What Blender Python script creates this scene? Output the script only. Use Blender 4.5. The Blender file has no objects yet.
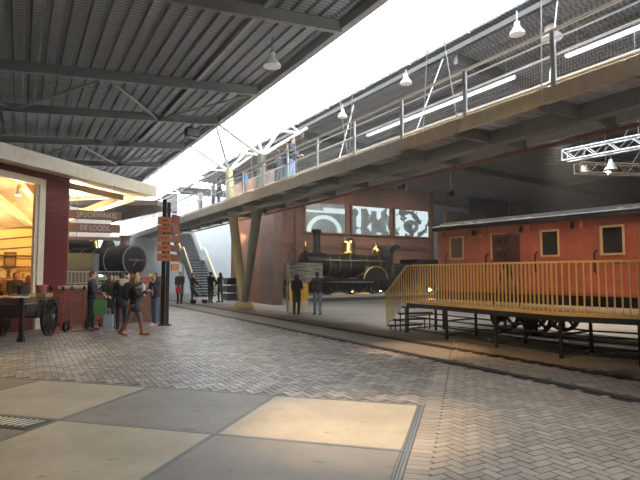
SKY = 1.6
EXPOSURE = 2.75
SCREEN = 0.13
SHOPW = 13
CANW = 80
GLARE_VEIL = 0.0025  # density of the added volume standing in for lens glare
import bpy, bmesh, math, random
import numpy as np
from mathutils import Vector, Matrix
random.seed(7)
PI = math.pi
D = bpy.data
SC = bpy.context.scene
COL = SC.collection
V = Vector

# ---------------------------------------------------------------- frames
C30, S30 = math.cos(math.radians(30)), math.sin(math.radians(30))
def hall(s, a, z=0.0):                  # s across the hall (right), a along the hall
    return V((C30*s - S30*a, S30*s + C30*a, z))
HALL = math.radians(30)
SA = math.radians(15.6)
def slab(c, l, z=0.0):                  # frame of the concrete slabs and the shop
    return V((c*math.cos(SA) + l*math.sin(SA), -c*math.sin(SA) + l*math.cos(SA), z))
SLAB = -SA

# ---------------------------------------------------------------- materials
MATS = {}
def nodes_of(m):
    m.use_nodes = True
    nt = m.node_tree
    return nt, nt.nodes, nt.links
def mat(name, col, rough=0.6, metal=0.0, var=0.12, scale=6.0, bump=0.0, emit=0.0, emit_col=None, spec=None):
    if name in MATS: return MATS[name]
    m = D.materials.new(name)
    nt, N, L = nodes_of(m)
    b = N['Principled BSDF']
    b.inputs['Roughness'].default_value = rough
    b.inputs['Metallic'].default_value = metal
    if spec is not None: b.inputs['Specular IOR Level'].default_value = spec
    tc = N.new('ShaderNodeTexCoord')
    nz = N.new('ShaderNodeTexNoise'); nz.inputs['Scale'].default_value = scale; nz.inputs['Detail'].default_value = 4
    L.new(tc.outputs['Object'], nz.inputs['Vector'])
    mx = N.new('ShaderNodeMix'); mx.data_type = 'RGBA'
    lo = [max(0, c*(1-var*1.6)) for c in col]; hi = [min(1, c*(1+var*1.6)) for c in col]
    mx.inputs[6].default_value = (*lo, 1); mx.inputs[7].default_value = (*hi, 1)
    L.new(nz.outputs['Fac'], mx.inputs[0])
    L.new(mx.outputs[2], b.inputs['Base Color'])
    if bump:
        bp = N.new('ShaderNodeBump'); bp.inputs['Strength'].default_value = bump; bp.inputs['Distance'].default_value = 0.02
        L.new(nz.outputs['Fac'], bp.inputs['Height']); L.new(bp.outputs['Normal'], b.inputs['Normal'])
    if emit:
        b.inputs['Emission Color'].default_value = (*(emit_col or col), 1)
        b.inputs['Emission Strength'].default_value = emit
    MATS[name] = m
    return m
def brick_mat(name, c1, c2, mortar, sx=1.0, bump=0.6):
    if name in MATS: return MATS[name]
    m = D.materials.new(name)
    nt, N, L = nodes_of(m); b = N['Principled BSDF']; b.inputs['Roughness'].default_value = 0.85
    tc = N.new('ShaderNodeTexCoord'); sp = N.new('ShaderNodeSeparateXYZ'); L.new(tc.outputs['Object'], sp.inputs[0])
    ad = N.new('ShaderNodeMath'); ad.operation = 'ADD'; L.new(sp.outputs[0], ad.inputs[0]); L.new(sp.outputs[1], ad.inputs[1])
    cb = N.new('ShaderNodeCombineXYZ'); L.new(ad.outputs[0], cb.inputs[0]); L.new(sp.outputs[2], cb.inputs[1])
    br = N.new('ShaderNodeTexBrick'); L.new(cb.outputs[0], br.inputs['Vector'])
    br.inputs['Scale'].default_value = 1.0; br.inputs['Brick Width'].default_value = 0.22*sx; br.inputs['Row Height'].default_value = 0.07*sx
    br.inputs['Mortar Size'].default_value = 0.006*sx
    br.inputs['Color1'].default_value = (*c1, 1); br.inputs['Color2'].default_value = (*c2, 1); br.inputs['Mortar'].default_value = (*mortar, 1)
    nz = N.new('ShaderNodeTexNoise'); nz.inputs['Scale'].default_value = 0.7; nz.inputs['Detail'].default_value = 5
    L.new(tc.outputs['Object'], nz.inputs['Vector'])
    mr = N.new('ShaderNodeMapRange'); mr.inputs[1].default_value = 0.3; mr.inputs[2].default_value = 0.7; mr.inputs[3].default_value = 0.75; mr.inputs[4].default_value = 1.2
    L.new(nz.outputs['Fac'], mr.inputs[0])
    hs = N.new('ShaderNodeHueSaturation'); L.new(br.outputs['Color'], hs.inputs['Color']); L.new(mr.outputs[0], hs.inputs['Value'])
    L.new(hs.outputs[0], b.inputs['Base Color'])
    bp = N.new('ShaderNodeBump'); bp.inputs['Strength'].default_value = bump; bp.inputs['Distance'].default_value = 0.01; bp.invert = True
    L.new(br.outputs['Fac'], bp.inputs['Height']); L.new(bp.outputs['Normal'], b.inputs['Normal'])
    MATS[name] = m
    return m
def glass_mat(name, tint=(0.95, 0.97, 0.97), refl=0.12):
    if name in MATS: return MATS[name]
    m = D.materials.new(name); nt, N, L = nodes_of(m)
    N.remove(N['Principled BSDF']); out = N['Material Output']
    tr = N.new('ShaderNodeBsdfTransparent'); tr.inputs[0].default_value = (*tint, 1)
    gl = N.new('ShaderNodeBsdfGlossy'); gl.inputs['Roughness'].default_value = 0.03
    mx = N.new('ShaderNodeMixShader'); mx.inputs[0].default_value = 0.05; L.new(tr.outputs[0], mx.inputs[1]); L.new(gl.outputs[0], mx.inputs[2])
    L.new(mx.outputs[0], out.inputs['Surface'])
    MATS[name] = m
    return m
def frost_mat(name, tr=0.8):
    if name in MATS: return MATS[name]
    m = D.materials.new(name); nt, N, L = nodes_of(m)
    N.remove(N['Principled BSDF']); out = N['Material Output']
    t = N.new('ShaderNodeBsdfTransparent'); d = N.new('ShaderNodeBsdfTranslucent'); d.inputs[0].default_value = (.95, .97, 1, 1)
    mx = N.new('ShaderNodeMixShader'); mx.inputs[0].default_value = 1-tr; L.new(t.outputs[0], mx.inputs[1]); L.new(d.outputs[0], mx.inputs[2])
    L.new(mx.outputs[0], out.inputs['Surface'])
    MATS[name] = m
    return m
def lamp_mat(name, col, s):
    if name in MATS: return MATS[name]
    m = D.materials.new(name); nt, N, L = nodes_of(m); b = N['Principled BSDF']
    b.inputs['Base Color'].default_value = (*col, 1)
    b.inputs['Emission Color'].default_value = (*col, 1); b.inputs['Emission Strength'].default_value = s
    MATS[name] = m
    return m

# ---------------------------------------------------------------- mesh builder
class MB:
    def __init__(s): s.v = []; s.f = []
    def add(s, vs, fs):
        o = len(s.v); s.v += [tuple(p) for p in vs]; s.f += [tuple(i+o for i in f) for f in fs]; return s
    def box(s, x0, x1, y0, y1, z0, z1):
        vs = [(x, y, z) for z in (z0, z1) for (x, y) in ((x0, y0), (x1, y0), (x1, y1), (x0, y1))]
        return s.add(vs, [(3,2,1,0), (4,5,6,7), (0,1,5,4), (1,2,6,5), (2,3,7,6), (3,0,4,7)])
    def cbox(s, c, d, rz=0.0):
        M = Matrix.Rotation(rz, 3, 'Z'); c = V(c)
        vs = [c + M @ V((x*d[0]/2, y*d[1]/2, z*d[2]/2)) for z in (-1, 1) for (x, y) in ((-1,-1), (1,-1), (1,1), (-1,1))]
        return s.add(vs, [(3,2,1,0), (4,5,6,7), (0,1,5,4), (1,2,6,5), (2,3,7,6), (3,0,4,7)])
    def bar(s, p, q, w, h, up=(0, 0, 1)):
        p, q = V(p), V(q); d = (q-p).normalized(); u = V(up)
        if abs(d.dot(u)) > 0.99: u = V((0, 1, 0))
        x = d.cross(u).normalized(); y = x.cross(d)
        vs = [e + x*i*w/2 + y*j*h/2 for e in (p, q) for (i, j) in ((-1,-1), (1,-1), (1,1), (-1,1))]
        return s.add(vs, [(3,2,1,0), (4,5,6,7), (0,1,5,4), (1,2,6,5), (2,3,7,6), (3,0,4,7)])
    def tube(s, p, q, r0, r1=None, n=10):
        r1 = r0 if r1 is None else r1
        return s.path([p, q], [r0, r1], n)
    def path(s, pts, r, n=8):
        pts = [V(p) for p in pts]; rs = r if isinstance(r, (list, tuple)) else [r]*len(pts)
        vs = []; prev = None
        for i, p in enumerate(pts):
            t = (pts[min(i+1, len(pts)-1)] - pts[max(i-1, 0)]).normalized()
            if prev is None:
                u = V((0, 0, 1)) if abs(t.z) < 0.9 else V((1, 0, 0))
                x = t.cross(u).normalized()
            else:
                x = (prev - t*prev.dot(t)).normalized()
            prev = x; y = t.cross(x)
            vs += [p + (x*math.cos(2*PI*k/n) + y*math.sin(2*PI*k/n))*rs[i] for k in range(n)]
        fs = []
        for i in range(len(pts)-1):
            for k in range(n):
                a, b = i*n+k, i*n+(k+1) % n
                fs.append((a, b, b+n, a+n))
        fs.append(tuple(range(n-1, -1, -1))); o = (len(pts)-1)*n; fs.append(tuple(o+k for k in range(n)))
        return s.add(vs, fs)
    def lathe(s, prof, c=(0, 0, 0), axis='z', n=24, closed=False):
        # prof: list of (radius, height along axis)
        c = V(c); vs = []
        for (r, h) in prof:
            for k in range(n):
                a = 2*PI*k/n; x, y = r*math.cos(a), r*math.sin(a)
                vs.append(c + (V((x, y, h)) if axis == 'z' else V((h, x, y)) if axis == 'x' else V((y, h, x))))
        fs = []
        m = len(prof)
        for i in range(m if closed else m-1):
            j = (i+1) % m
            for k in range(n):
                k2 = (k+1) % n
                fs.append((i*n+k, i*n+k2, j*n+k2, j*n+k))
        if not closed:
            fs.append(tuple(range(n-1, -1, -1))); fs.append(tuple((m-1)*n+k for k in range(n)))
        return s.add(vs, fs)
    def ring(s, c, axis, R0, R1, w, n=28):       # flat rim between radii
        return s.lathe([(R0, -w/2), (R1, -w/2), (R1, w/2), (R0, w/2)], c, axis, n, True)
    def disc(s, c, axis, R, w, n=24):
        return s.lathe([(R, -w/2), (R, w/2)], c, axis, n)
    def prism(s, poly, axis, d0, d1):            # poly of 2-D points; axis 'x': (y,z), 'y': (x,z), 'z': (x,y)
        def P(p, d): return (d, p[0], p[1]) if axis == 'x' else (p[0], d, p[1]) if axis == 'y' else (p[0], p[1], d)
        n = len(poly); vs = [P(p, d0) for p in poly] + [P(p, d1) for p in poly]
        fs = [tuple(range(n-1, -1, -1)), tuple(range(n, 2*n))] + [(i, (i+1) % n, n+(i+1) % n, n+i) for i in range(n)]
        return s.add(vs, fs)
    def ell(s, c, r, n=12, m=8, M=None):
        c = V(c); r = V((r, r, r)) if isinstance(r, (int, float)) else V(r)
        vs = []; fs = []
        for i in range(m+1):
            t = PI*i/m
            for k in range(n):
                a = 2*PI*k/n
                p = V((r.x*math.sin(t)*math.cos(a), r.y*math.sin(t)*math.sin(a), r.z*math.cos(t)))
                vs.append(c + (M @ p if M else p))
        for i in range(m):
            for k in range(n):
                k2 = (k+1) % n
                fs.append((i*n+k, (i+1)*n+k, (i+1)*n+k2, i*n+k2))
        return s.add(vs, fs)
    def cap(s, p, q, r0, r1, n=10):
        s.tube(p, q, r0, r1, n); s.ell(p, r0, n, 6); s.ell(q, r1, n, 6); return s
    def wheel(s, c, axis, R, w, spokes, rim=0.12, hub=0.16, sp=0.05):
        s.ring(c, axis, R*(1-rim), R, w); s.disc(c, axis, R*hub, w*1.5, 14)
        c = V(c)
        for k in range(spokes):
            a = 2*PI*k/spokes
            d = V((0, math.cos(a), math.sin(a))) if axis == 'x' else V((math.cos(a), 0, math.sin(a)))
            s.bar(c + d*R*hub*0.7, c + d*R*(1-rim*0.6), R*sp*1.6, w*0.55, up=(1, 0, 0) if axis == 'x' else (0, 1, 0))
        return s
    def build(s, name, m, parent=None, loc=None, rot=0.0, smooth=True, base=False, fix=True):
        vs = s.v
        me = D.meshes.new(name)
        o = D.objects.new(name, me)
        if parent is None and loc is None and base:
            xs = [p[0] for p in vs]; ys = [p[1] for p in vs]; zs = [p[2] for p in vs]
            q = ((min(xs)+max(xs))/2, (min(ys)+max(ys))/2, min(zs))
            vs = [(p[0]-q[0], p[1]-q[1], p[2]-q[2]) for p in vs]
            R = Matrix.Rotation(rot, 3, 'Z'); loc = R @ V(q)
        me.from_pydata(vs, [], s.f)
        if fix:
            bm = bmesh.new(); bm.from_mesh(me)
            bmesh.ops.remove_doubles(bm, verts=bm.verts, dist=1e-6) if False else None
            bmesh.ops.recalc_face_normals(bm, faces=bm.faces); bm.to_mesh(me); bm.free()
        if smooth:
            me.polygons.foreach_set('use_smooth', [True]*len(me.polygons))
            me.set_sharp_from_angle(angle=math.radians(38))
        me.materials.append(m)
        COL.objects.link(o)
        if loc is not None: o.location = loc
        o.rotation_euler = (0, 0, rot)
        if parent is not None: o.parent = parent
        return o
def bx(*a): return MB().box(*a)
def empty(name, loc, rot=0.0):
    o = D.objects.new(name, None); o.empty_display_size = 0.2
    COL.objects.link(o); o.location = loc; o.rotation_euler = (0, 0, rot)
    return o
def tag(o, label, cat, group=None, kind=None):
    o['label'] = label; o['category'] = cat
    if group: o['group'] = group
    if kind: o['kind'] = kind
    return o
def struct(o):
    o['kind'] = 'structure'; return o
def thing(name, loc, rot, label, cat, group=None):
    return tag(empty(name, loc, rot), label, cat, group)
def text(name, body, size, m, parent, loc, rot, depth=0.006, width=None):
    cu = D.curves.new(name, 'FONT'); cu.body = body; cu.size = size; cu.extrude = depth; cu.align_x = 'CENTER'; cu.align_y = 'CENTER'
    o = D.objects.new(name, cu); COL.objects.link(o)
    bpy.context.view_layer.update()
    dg = bpy.context.evaluated_depsgraph_get()
    me = D.meshes.new_from_object(o.evaluated_get(dg)); D.objects.remove(o)
    xs = [v.co.x for v in me.vertices]
    if width and xs:
        k = width/(max(xs)-min(xs))
        for v in me.vertices: v.co.x *= k
    me.materials.clear(); me.materials.append(m)
    o = D.objects.new(name, me); COL.objects.link(o); o.parent = parent; o.location = loc; o.rotation_euler = rot
    return o
def light(kind, name, loc, power, col=(1, 0.75, 0.5), size=0.1, target=None, spot=60, blend=0.6):
    ld = D.lights.new(name, kind); ld.energy = power; ld.color = col
    if kind == 'AREA': ld.size = size
    else: ld.shadow_soft_size = size
    if kind == 'SPOT': ld.spot_size = math.radians(spot); ld.spot_blend = blend
    o = D.objects.new(name, ld); COL.objects.link(o); o.location = loc
    if target is not None: o.rotation_euler = (V(target)-V(loc)).to_track_quat('-Z', 'Y').to_euler()
    return o
# ================================================================ camera, world
cam = D.cameras.new('camera'); co = D.objects.new('camera', cam); COL.objects.link(co)
cam.sensor_width = 36; cam.lens = 36*520/640
co.location = (0, 0, 1.7); co.rotation_euler = (PI/2 + math.atan(34/520), 0, 0)
cam.clip_end = 400
SC.camera = co
w = D.worlds.new('sky'); SC.world = w; w.use_nodes = True
bg = w.node_tree.nodes['Background']; bg.inputs[0].default_value = (0.93, 0.97, 1.0, 1); bg.inputs[1].default_value = SKY
SC.view_settings.view_transform = 'Standard'; SC.view_settings.look = 'None'
SC.view_settings.exposure = EXPOSURE; SC.view_settings.gamma = 1; SC.view_settings.use_curve_mapping = False
try:
    SC.cycles.use_denoising = True; SC.cycles.max_bounces = 8; SC.cycles.diffuse_bounces = 5; SC.cycles.sample_clamp_indirect = 8
except Exception: pass

# ================================================================ materials
M_steel = mat('grey_steel', (0.30, 0.31, 0.31), 0.5, 0.3)
M_beam = mat('roof_beam_paint', (0.22, 0.225, 0.215), 0.6)
M_pale = mat('pale_green_paint', (0.55, 0.58, 0.50), 0.5)
M_col_lit = mat('olive_paint_lit', (0.40, 0.36, 0.20), 0.5)  # column paint with the light on the left leg mixed into the colour
M_col_shaded = mat('olive_paint_shaded', (0.16, 0.16, 0.12), 0.5)  # same column paint darkened for the shaded right leg
M_black = mat('black_iron', (0.007, 0.007, 0.008), 0.42, 0.0, spec=.22)
M_darkgreen = mat('dark_green_enamel', (0.010, 0.013, 0.011), 0.3, 0.0, spec=.35)
M_brass = mat('polished_brass', (0.85, 0.58, 0.20), 0.2, 1.0)
M_gold = mat('gold_lining', (0.22, 0.17, 0.09), 0.5, 0.3)
M_wood = mat('varnished_wood', (0.38, 0.20, 0.07), 0.45, 0, 0.2, 4)
M_timber = mat('brown_timber', (0.13, 0.075, 0.045), 0.6, 0, 0.2, 4)
M_lighttimber = mat('pale_timber', (0.66, 0.54, 0.36), 0.6, 0, 0.15, 4)
M_white = mat('white_paint', (0.80, 0.78, 0.72), 0.5)
M_cream = mat('cream_paint', (0.78, 0.66, 0.45), 0.5)
M_galv = mat('galvanised_steel', (0.62, 0.64, 0.66), 0.35, 0.6)
M_glass = glass_mat('window_glass')
M_brick = brick_mat('red_brown_brick', (0.21, 0.108, 0.082), (0.15, 0.08, 0.064), (0.17, 0.13, 0.11))
M_brick2 = brick_mat('orange_brick', (0.33, 0.13, 0.06), (0.25, 0.095, 0.05), (0.22, 0.16, 0.12))
M_chrome = mat('chrome', (0.8, 0.8, 0.8), 0.15, 1.0)

# ================================================================ floor
def floor_material():
    m = D.materials.new('worn_paving'); nt, N, L = nodes_of(m); b = N['Principled BSDF']
    tc = N.new('ShaderNodeTexCoord')
    n1 = N.new('ShaderNodeTexNoise'); n1.inputs['Scale'].default_value = 0.35; n1.inputs['Detail'].default_value = 6
    n2 = N.new('ShaderNodeTexNoise'); n2.inputs['Scale'].default_value = 9; n2.inputs['Detail'].default_value = 4
    L.new(tc.outputs['Object'], n1.inputs['Vector']); L.new(tc.outputs['Object'], n2.inputs['Vector'])
    r1 = N.new('ShaderNodeValToRGB'); r1.color_ramp.elements[0].position = 0.3; r1.color_ramp.elements[1].position = 0.7
    r1.color_ramp.elements[0].color = (0.16, 0.14, 0.12, 1); r1.color_ramp.elements[1].color = (0.24, 0.213, 0.185, 1)
    L.new(n1.outputs['Fac'], r1.inputs[0])
    mr = N.new('ShaderNodeMapRange'); mr.inputs[3].default_value = 0.7; mr.inputs[4].default_value = 1.3; L.new(n2.outputs['Fac'], mr.inputs[0])
    hs = N.new('ShaderNodeHueSaturation'); L.new(r1.outputs[0], hs.inputs['Color']); L.new(mr.outputs[0], hs.inputs['Value'])
    L.new(hs.outputs[0], b.inputs['Base Color']); b.inputs['Roughness'].default_value = 0.62
    bp = N.new('ShaderNodeBump'); bp.inputs['Strength'].default_value = 0.25; bp.inputs['Distance'].default_value = 0.01
    L.new(n2.outputs['Fac'], bp.inputs['Height']); L.new(bp.outputs[0], b.inputs['Normal'])
    return m
struct(bx(-22, 46, -10, 80, -0.3, -0.012).build('floor', floor_material(), rot=HALL, loc=(0, 0, 0), smooth=False))

def paver_material(name, dark, light_, rough):
    m = D.materials.new(name); nt, N, L = nodes_of(m); b = N['Principled BSDF']
    at = N.new('ShaderNodeAttribute'); at.attribute_name = 'tone'
    tc = N.new('ShaderNodeTexCoord')
    n1 = N.new('ShaderNodeTexNoise'); n1.inputs['Scale'].default_value = 0.5; n1.inputs['Detail'].default_value = 5
    n2 = N.new('ShaderNodeTexNoise'); n2.inputs['Scale'].default_value = 40; n2.inputs['Detail'].default_value = 3
    L.new(tc.outputs['Object'], n1.inputs['Vector']); L.new(tc.outputs['Object'], n2.inputs['Vector'])
    mx = N.new('ShaderNodeMix'); mx.data_type = 'RGBA'; mx.inputs[6].default_value = (*dark, 1); mx.inputs[7].default_value = (*light_, 1)
    L.new(at.outputs['Fac'], mx.inputs[0])
    mr = N.new('ShaderNodeMapRange'); mr.inputs[1].default_value = 0.3; mr.inputs[2].default_value = 0.7; mr.inputs[3].default_value = 0.72; mr.inputs[4].default_value = 1.2
    L.new(n1.outputs['Fac'], mr.inputs[0])
    hs = N.new('ShaderNodeHueSaturation'); L.new(mx.outputs[2], hs.inputs['Color']); L.new(mr.outputs[0], hs.inputs['Value'])
    L.new(hs.outputs[0], b.inputs['Base Color']); b.inputs['Roughness'].default_value = rough
    bp = N.new('ShaderNodeBump'); bp.inputs['Strength'].default_value = 0.3; bp.inputs['Distance'].default_value = 0.004
    L.new(n2.outputs['Fac'], bp.inputs['Height']); L.new(bp.outputs[0], b.inputs['Normal'])
    return m
def pavers(name, inside, m, ang, u0, u1, v0, v1, size=0.105):
    # herringbone of 2:1 bricks in a frame turned by ang inside the slab frame
    rng = random.Random(3); ca, sa = math.cos(ang), math.sin(ang)
    vs = []; fs = []; tone = []
    g = 0.004
    for y in range(int(v0/size), int(v1/size)):
        for x in range(int(u0/size), int(u1/size)):
            t = (x-y) % 4
            if t == 0: w_, h_ = 2, 1
            elif t == 3: w_, h_ = 1, 2
            else: continue
            cx, cy = (x+w_/2)*size, (y+h_/2)*size
            c, l = cx*ca - cy*sa, cx*sa + cy*ca
            p = slab(c, l)
            if not inside(p, c, l): continue
            hx, hy = w_*size/2-g, h_*size/2-g
            dz = rng.uniform(-0.0015, 0.0015); tx = rng.uniform(-.012, .012); ty = rng.uniform(-.012, .012)
            o = len(vs)
            for k, (i, j) in enumerate(((-1,-1), (1,-1), (1,1), (-1,1))):
                for q, zz in ((1.0, -0.012), (0.95, 0.0)):
                    ex, ey = cx+i*hx*(q if w_ == 1 else (q+1)/2), cy+j*hy*(q if h_ == 1 else (q+1)/2)
                    P = slab(ex*ca-ey*sa, ex*sa+ey*ca, zz+dz+(i*hx*tx+j*hy*ty if zz == 0 else 0))
                    vs.append(tuple(P))
            fs += [(o+1, o+3, o+5, o+7)] + [(o+2*k, o+2*((k+1) % 4), o+2*((k+1) % 4)+1, o+2*k+1) for k in range(4)]
            tone += [rng.random()**1.2]*8
    me = D.meshes.new(name); me.from_pydata(vs, [], fs)
    at = me.attributes.new('tone', 'FLOAT', 'POINT'); at.data.foreach_set('value', tone)
    me.materials.append(m); o = D.objects.new(name, me); COL.objects.link(o); struct(o)
    return o
B0 = V((-1.12, 5.66)); bc, bl = -1.12*math.cos(SA) - 5.66*math.sin(SA), -1.12*math.sin(SA) + 5.66*math.cos(SA)
# slab grid: columns at bc + {-6,-4,-2,0,2}, rows at bl + {-3.64,-1.82,0,1.82}
def sa_of(p):
    return C30*p.x + S30*p.y, -S30*p.x + C30*p.y
def frustum(p, far):
    return p.y > 2.2 and p.y < far and abs(p.x) < p.y*0.66 + 1.5
def in_slabs(c, l): return bc-8.1 < c < bc+2.06 and bl-5.5 < l < bl+1.88
def rail_clear(p):
    s, a = sa_of(p)
    return not (7.10 < s < 7.44 or 8.51 < s < 8.85)
def left_in(p, c, l):
    s, a = sa_of(p)
    return frustum(p, 26) and s < 7.10 and c < bc+2.06 and not in_slabs(c, l) and c > -13.2
def right_in(p, c, l):
    s, a = sa_of(p)
    return frustum(p, 22) and c > bc+2.3 and rail_clear(p) and s < 12.6
M_pavL = paver_material('grey_clinker_paving', (0.125, 0.105, 0.09), (0.32, 0.278, 0.24), 0.48)
M_pavR = paver_material('brown_clinker_paving', (0.215, 0.178, 0.14), (0.32, 0.268, 0.215), 0.6)
pavers('paving', left_in, M_pavL, math.radians(45), -2, 28, -4, 28)
pavers('paving', right_in, M_pavR, math.radians(45), -8, 30, -16, 22)
# border course of bricks laid side by side, continuing the slab edge
vs = MB()
l = -1.0
for k in range(230):
    l0 = bl-4 + k*0.108
    p = slab(bc+2.28, l0+.05)
    if sa_of(p)[0] > 7.1: break
    for (c0, c1) in ((bc+2.07, bc+2.27),):
        q = [slab(c0, l0, 0), slab(c1, l0, 0), slab(c1, l0+.1, 0), slab(c0, l0+.1, 0)]
        vs.add([tuple(x)[:2]+(-.012,) for x in q] + [tuple(x) for x in q], [(4,5,6,7), (0,1,5,4), (1,2,6,5), (2,3,7,6), (3,0,4,7)])
ob = vs.build('paving', M_pavR, smooth=False); struct(ob)
at = ob.data.attributes.new('tone', 'FLOAT', 'POINT')
r_ = random.Random(5); tn = []
for k in range(len(ob.data.vertices)//8): tn += [r_.random()]*8
at.data.foreach_set('value', tn)

# concrete slabs
def concrete(name, col, s2):
    m = D.materials.new(name); nt, N, L = nodes_of(m); b = N['Principled BSDF']
    tc = N.new('ShaderNodeTexCoord')
    n1 = N.new('ShaderNodeTexNoise'); n1.inputs['Scale'].default_value = 0.9; n1.inputs['Detail'].default_value = 8; n1.inputs['Roughness'].default_value = 0.65
    n2 = N.new('ShaderNodeTexNoise'); n2.inputs['Scale'].default_value = 3.2; n2.inputs['Detail'].default_value = 2
    n3 = N.new('ShaderNodeTexNoise'); n3.inputs['Scale'].default_value = 60; n3.inputs['Detail'].default_value = 3
    mp = N.new('ShaderNodeMapping'); mp.inputs['Location'].default_value = (s2, s2*.7, 0); mp.inputs['Scale'].default_value = (1, 2.2, 1)
    L.new(tc.outputs['Object'], mp.inputs[0])
    for n in (n1, n3): L.new(tc.outputs['Object'], n.inputs['Vector'])
    L.new(mp.outputs[0], n2.inputs['Vector'])
    r1 = N.new('ShaderNodeMapRange'); r1.inputs[1].default_value = .3; r1.inputs[2].default_value = .7; r1.inputs[3].default_value = 0.72; r1.inputs[4].default_value = 1.22
    L.new(n1.outputs['Fac'], r1.inputs[0])
    r2 = N.new('ShaderNodeMapRange'); r2.inputs[1].default_value = .66; r2.inputs[2].default_value = .76; r2.inputs[3].default_value = 1; r2.inputs[4].default_value = 0.5
    L.new(n2.outputs['Fac'], r2.inputs[0])
    r3 = N.new('ShaderNodeMapRange'); r3.inputs[3].default_value = .85; r3.inputs[4].default_value = 1.15; L.new(n3.outputs['Fac'], r3.inputs[0])
    a = N.new('ShaderNodeMath'); a.operation = 'MULTIPLY'; L.new(r1.outputs[0], a.inputs[0]); L.new(r2.outputs[0], a.inputs[1])
    a2 = N.new('ShaderNodeMath'); a2.operation = 'MULTIPLY'; L.new(a.outputs[0], a2.inputs[0]); L.new(r3.outputs[0], a2.inputs[1])
    hs = N.new('ShaderNodeHueSaturation'); hs.inputs['Color'].default_value = (*col, 1); L.new(a2.outputs[0], hs.inputs['Value'])
    L.new(hs.outputs[0], b.inputs['Base Color']); b.inputs['Roughness'].default_value = 0.55
    bp = N.new('ShaderNodeBump'); bp.inputs['Strength'].default_value = 0.15; bp.inputs['Distance'].default_value = 0.004
    L.new(n3.outputs['Fac'], bp.inputs['Height']); L.new(bp.outputs[0], b.inputs['Normal'])
    return m
M_cl = concrete('pale_concrete', (0.35, 0.285, 0.195), 0.0)
M_cd = concrete('dark_concrete', (0.17, 0.145, 0.12), 3.3)
M_strip = mat('steel_edging', (0.13, 0.132, 0.135), 0.5, 0.3)
for i in range(-4, 1):
    for j in range(-3, 1):
        lightone = (i + j) % 2 == 0
        c0, c1 = bc+2*i+0.03, bc+2*i+1.97
        l0, l1 = bl+1.82*j+0.03, bl+1.82*j+1.79
        if i == -2 and j == -1:
            l1 -= 0.42
        b_ = bx(c0, c1, l0, l1, -0.012, 0.002)
        o = b_.build('floor_slab', M_cl if lightone else M_cd, rot=SLAB, base=True, smooth=False); struct(o)
st = MB()
for i in range(-4, 2): st.box(bc+2*i-0.025, bc+2*i-.004, bl-5.46, bl+1.82, -0.012, 0.004); st.box(bc+2*i+0.004, bc+2*i+.025, bl-5.46, bl+1.82, -0.012, 0.004)
st.box(bc+2.03, bc+2.06, bl-5.46, bl+1.85, -.012, .004)
for j in range(-3, 2): st.box(bc-8, bc+2.03, bl+1.82*j-0.022, bl+1.82*j+0.022, -0.012, 0.0035)
struct(st.build('trim_1', M_strip, rot=SLAB, loc=(0, 0, 0), smooth=False))
# drain grate in the slab joint
dg_ = thing('drain_grate', slab(bc-2.75, bl-.22), SLAB, 'steel drain grate with pale slots let into the slab joint', 'drain grate')
MB().box(-.95, .72, -.2, .2, -.01, .003).build('tray', mat('drain_dark', (0.05, .045, .04), .7), dg_)
g_ = MB()
for k in range(17): g_.add([(-.9+k*.09, -.13, .012), (-.872+k*.09, -.13, .012), (-.802+k*.09, .13, .012), (-.83+k*.09, .13, .012), (-.9+k*.09, -.13, .0), (-.872+k*.09, -.13, .0), (-.802+k*.09, .13, .0), (-.83+k*.09, .13, .0)], [(0,1,2,3), (4,5,1,0), (5,6,2,1), (6,7,3,2), (7,4,0,3), (7,6,5,4)])
g_.build('grate_bars', M_galv, dg_)

# rails let into the paving
for s, lab in ((7.27, 'nearer steel rail let flush into the paving, closest to the concrete slabs'), (8.68, 'farther steel rail let flush into the paving, under the footbridge side')):
    r = thing('rail', hall(s, 20), HALL, lab, 'rail', 'rails crossing the floor')
    MB().box(-.035, .035, -24, 30, -.011, 0.006).build('rail_head', mat('worn_rail', (0.06, 0.055, 0.05), .45, .5), r)
    MB().box(-.15, -.037, -24, 30, -.0115, -0.004).box(.037, .15, -24, 30, -.0115, -0.004).build('flangeway', mat('rail_groove', (0.018, .016, .015), .9), r)

# ================================================================ roof
def roof_mat(name, col):
    m = D.materials.new(name); nt, N, L = nodes_of(m); b = N['Principled BSDF']; b.inputs['Roughness'].default_value = 0.6
    tc = N.new('ShaderNodeTexCoord'); sp = N.new('ShaderNodeSeparateXYZ'); L.new(tc.outputs['Object'], sp.inputs[0])
    def stripes(out, per, duty):
        d = N.new('ShaderNodeMath'); d.operation = 'DIVIDE'; d.inputs[1].default_value = per; L.new(out, d.inputs[0])
        fr = N.new('ShaderNodeMath'); fr.operation = 'FRACT'; L.new(d.outputs[0], fr.inputs[0])
        g = N.new('ShaderNodeMath'); g.operation = 'GREATER_THAN'; g.inputs[1].default_value = duty; L.new(fr.outputs[0], g.inputs[0])
        return g.outputs[0]
    a = stripes(sp.outputs[1], 0.16, 0.55); c = stripes(sp.outputs[1], 1.9, 0.97)
    mx = N.new('ShaderNodeMix'); mx.data_type = 'RGBA'; mx.inputs[6].default_value = (*col, 1); mx.inputs[7].default_value = (*[q*.55 for q in col], 1); L.new(a, mx.inputs[0])
    m2 = N.new('ShaderNodeMix'); m2.data_type = 'RGBA'; m2.inputs[7].default_value = (*[q*.4 for q in col], 1); L.new(c, m2.inputs[0]); L.new(mx.outputs[2], m2.inputs[6])
    L.new(m2.outputs[2], b.inputs['Base Color'])
    return m
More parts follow.
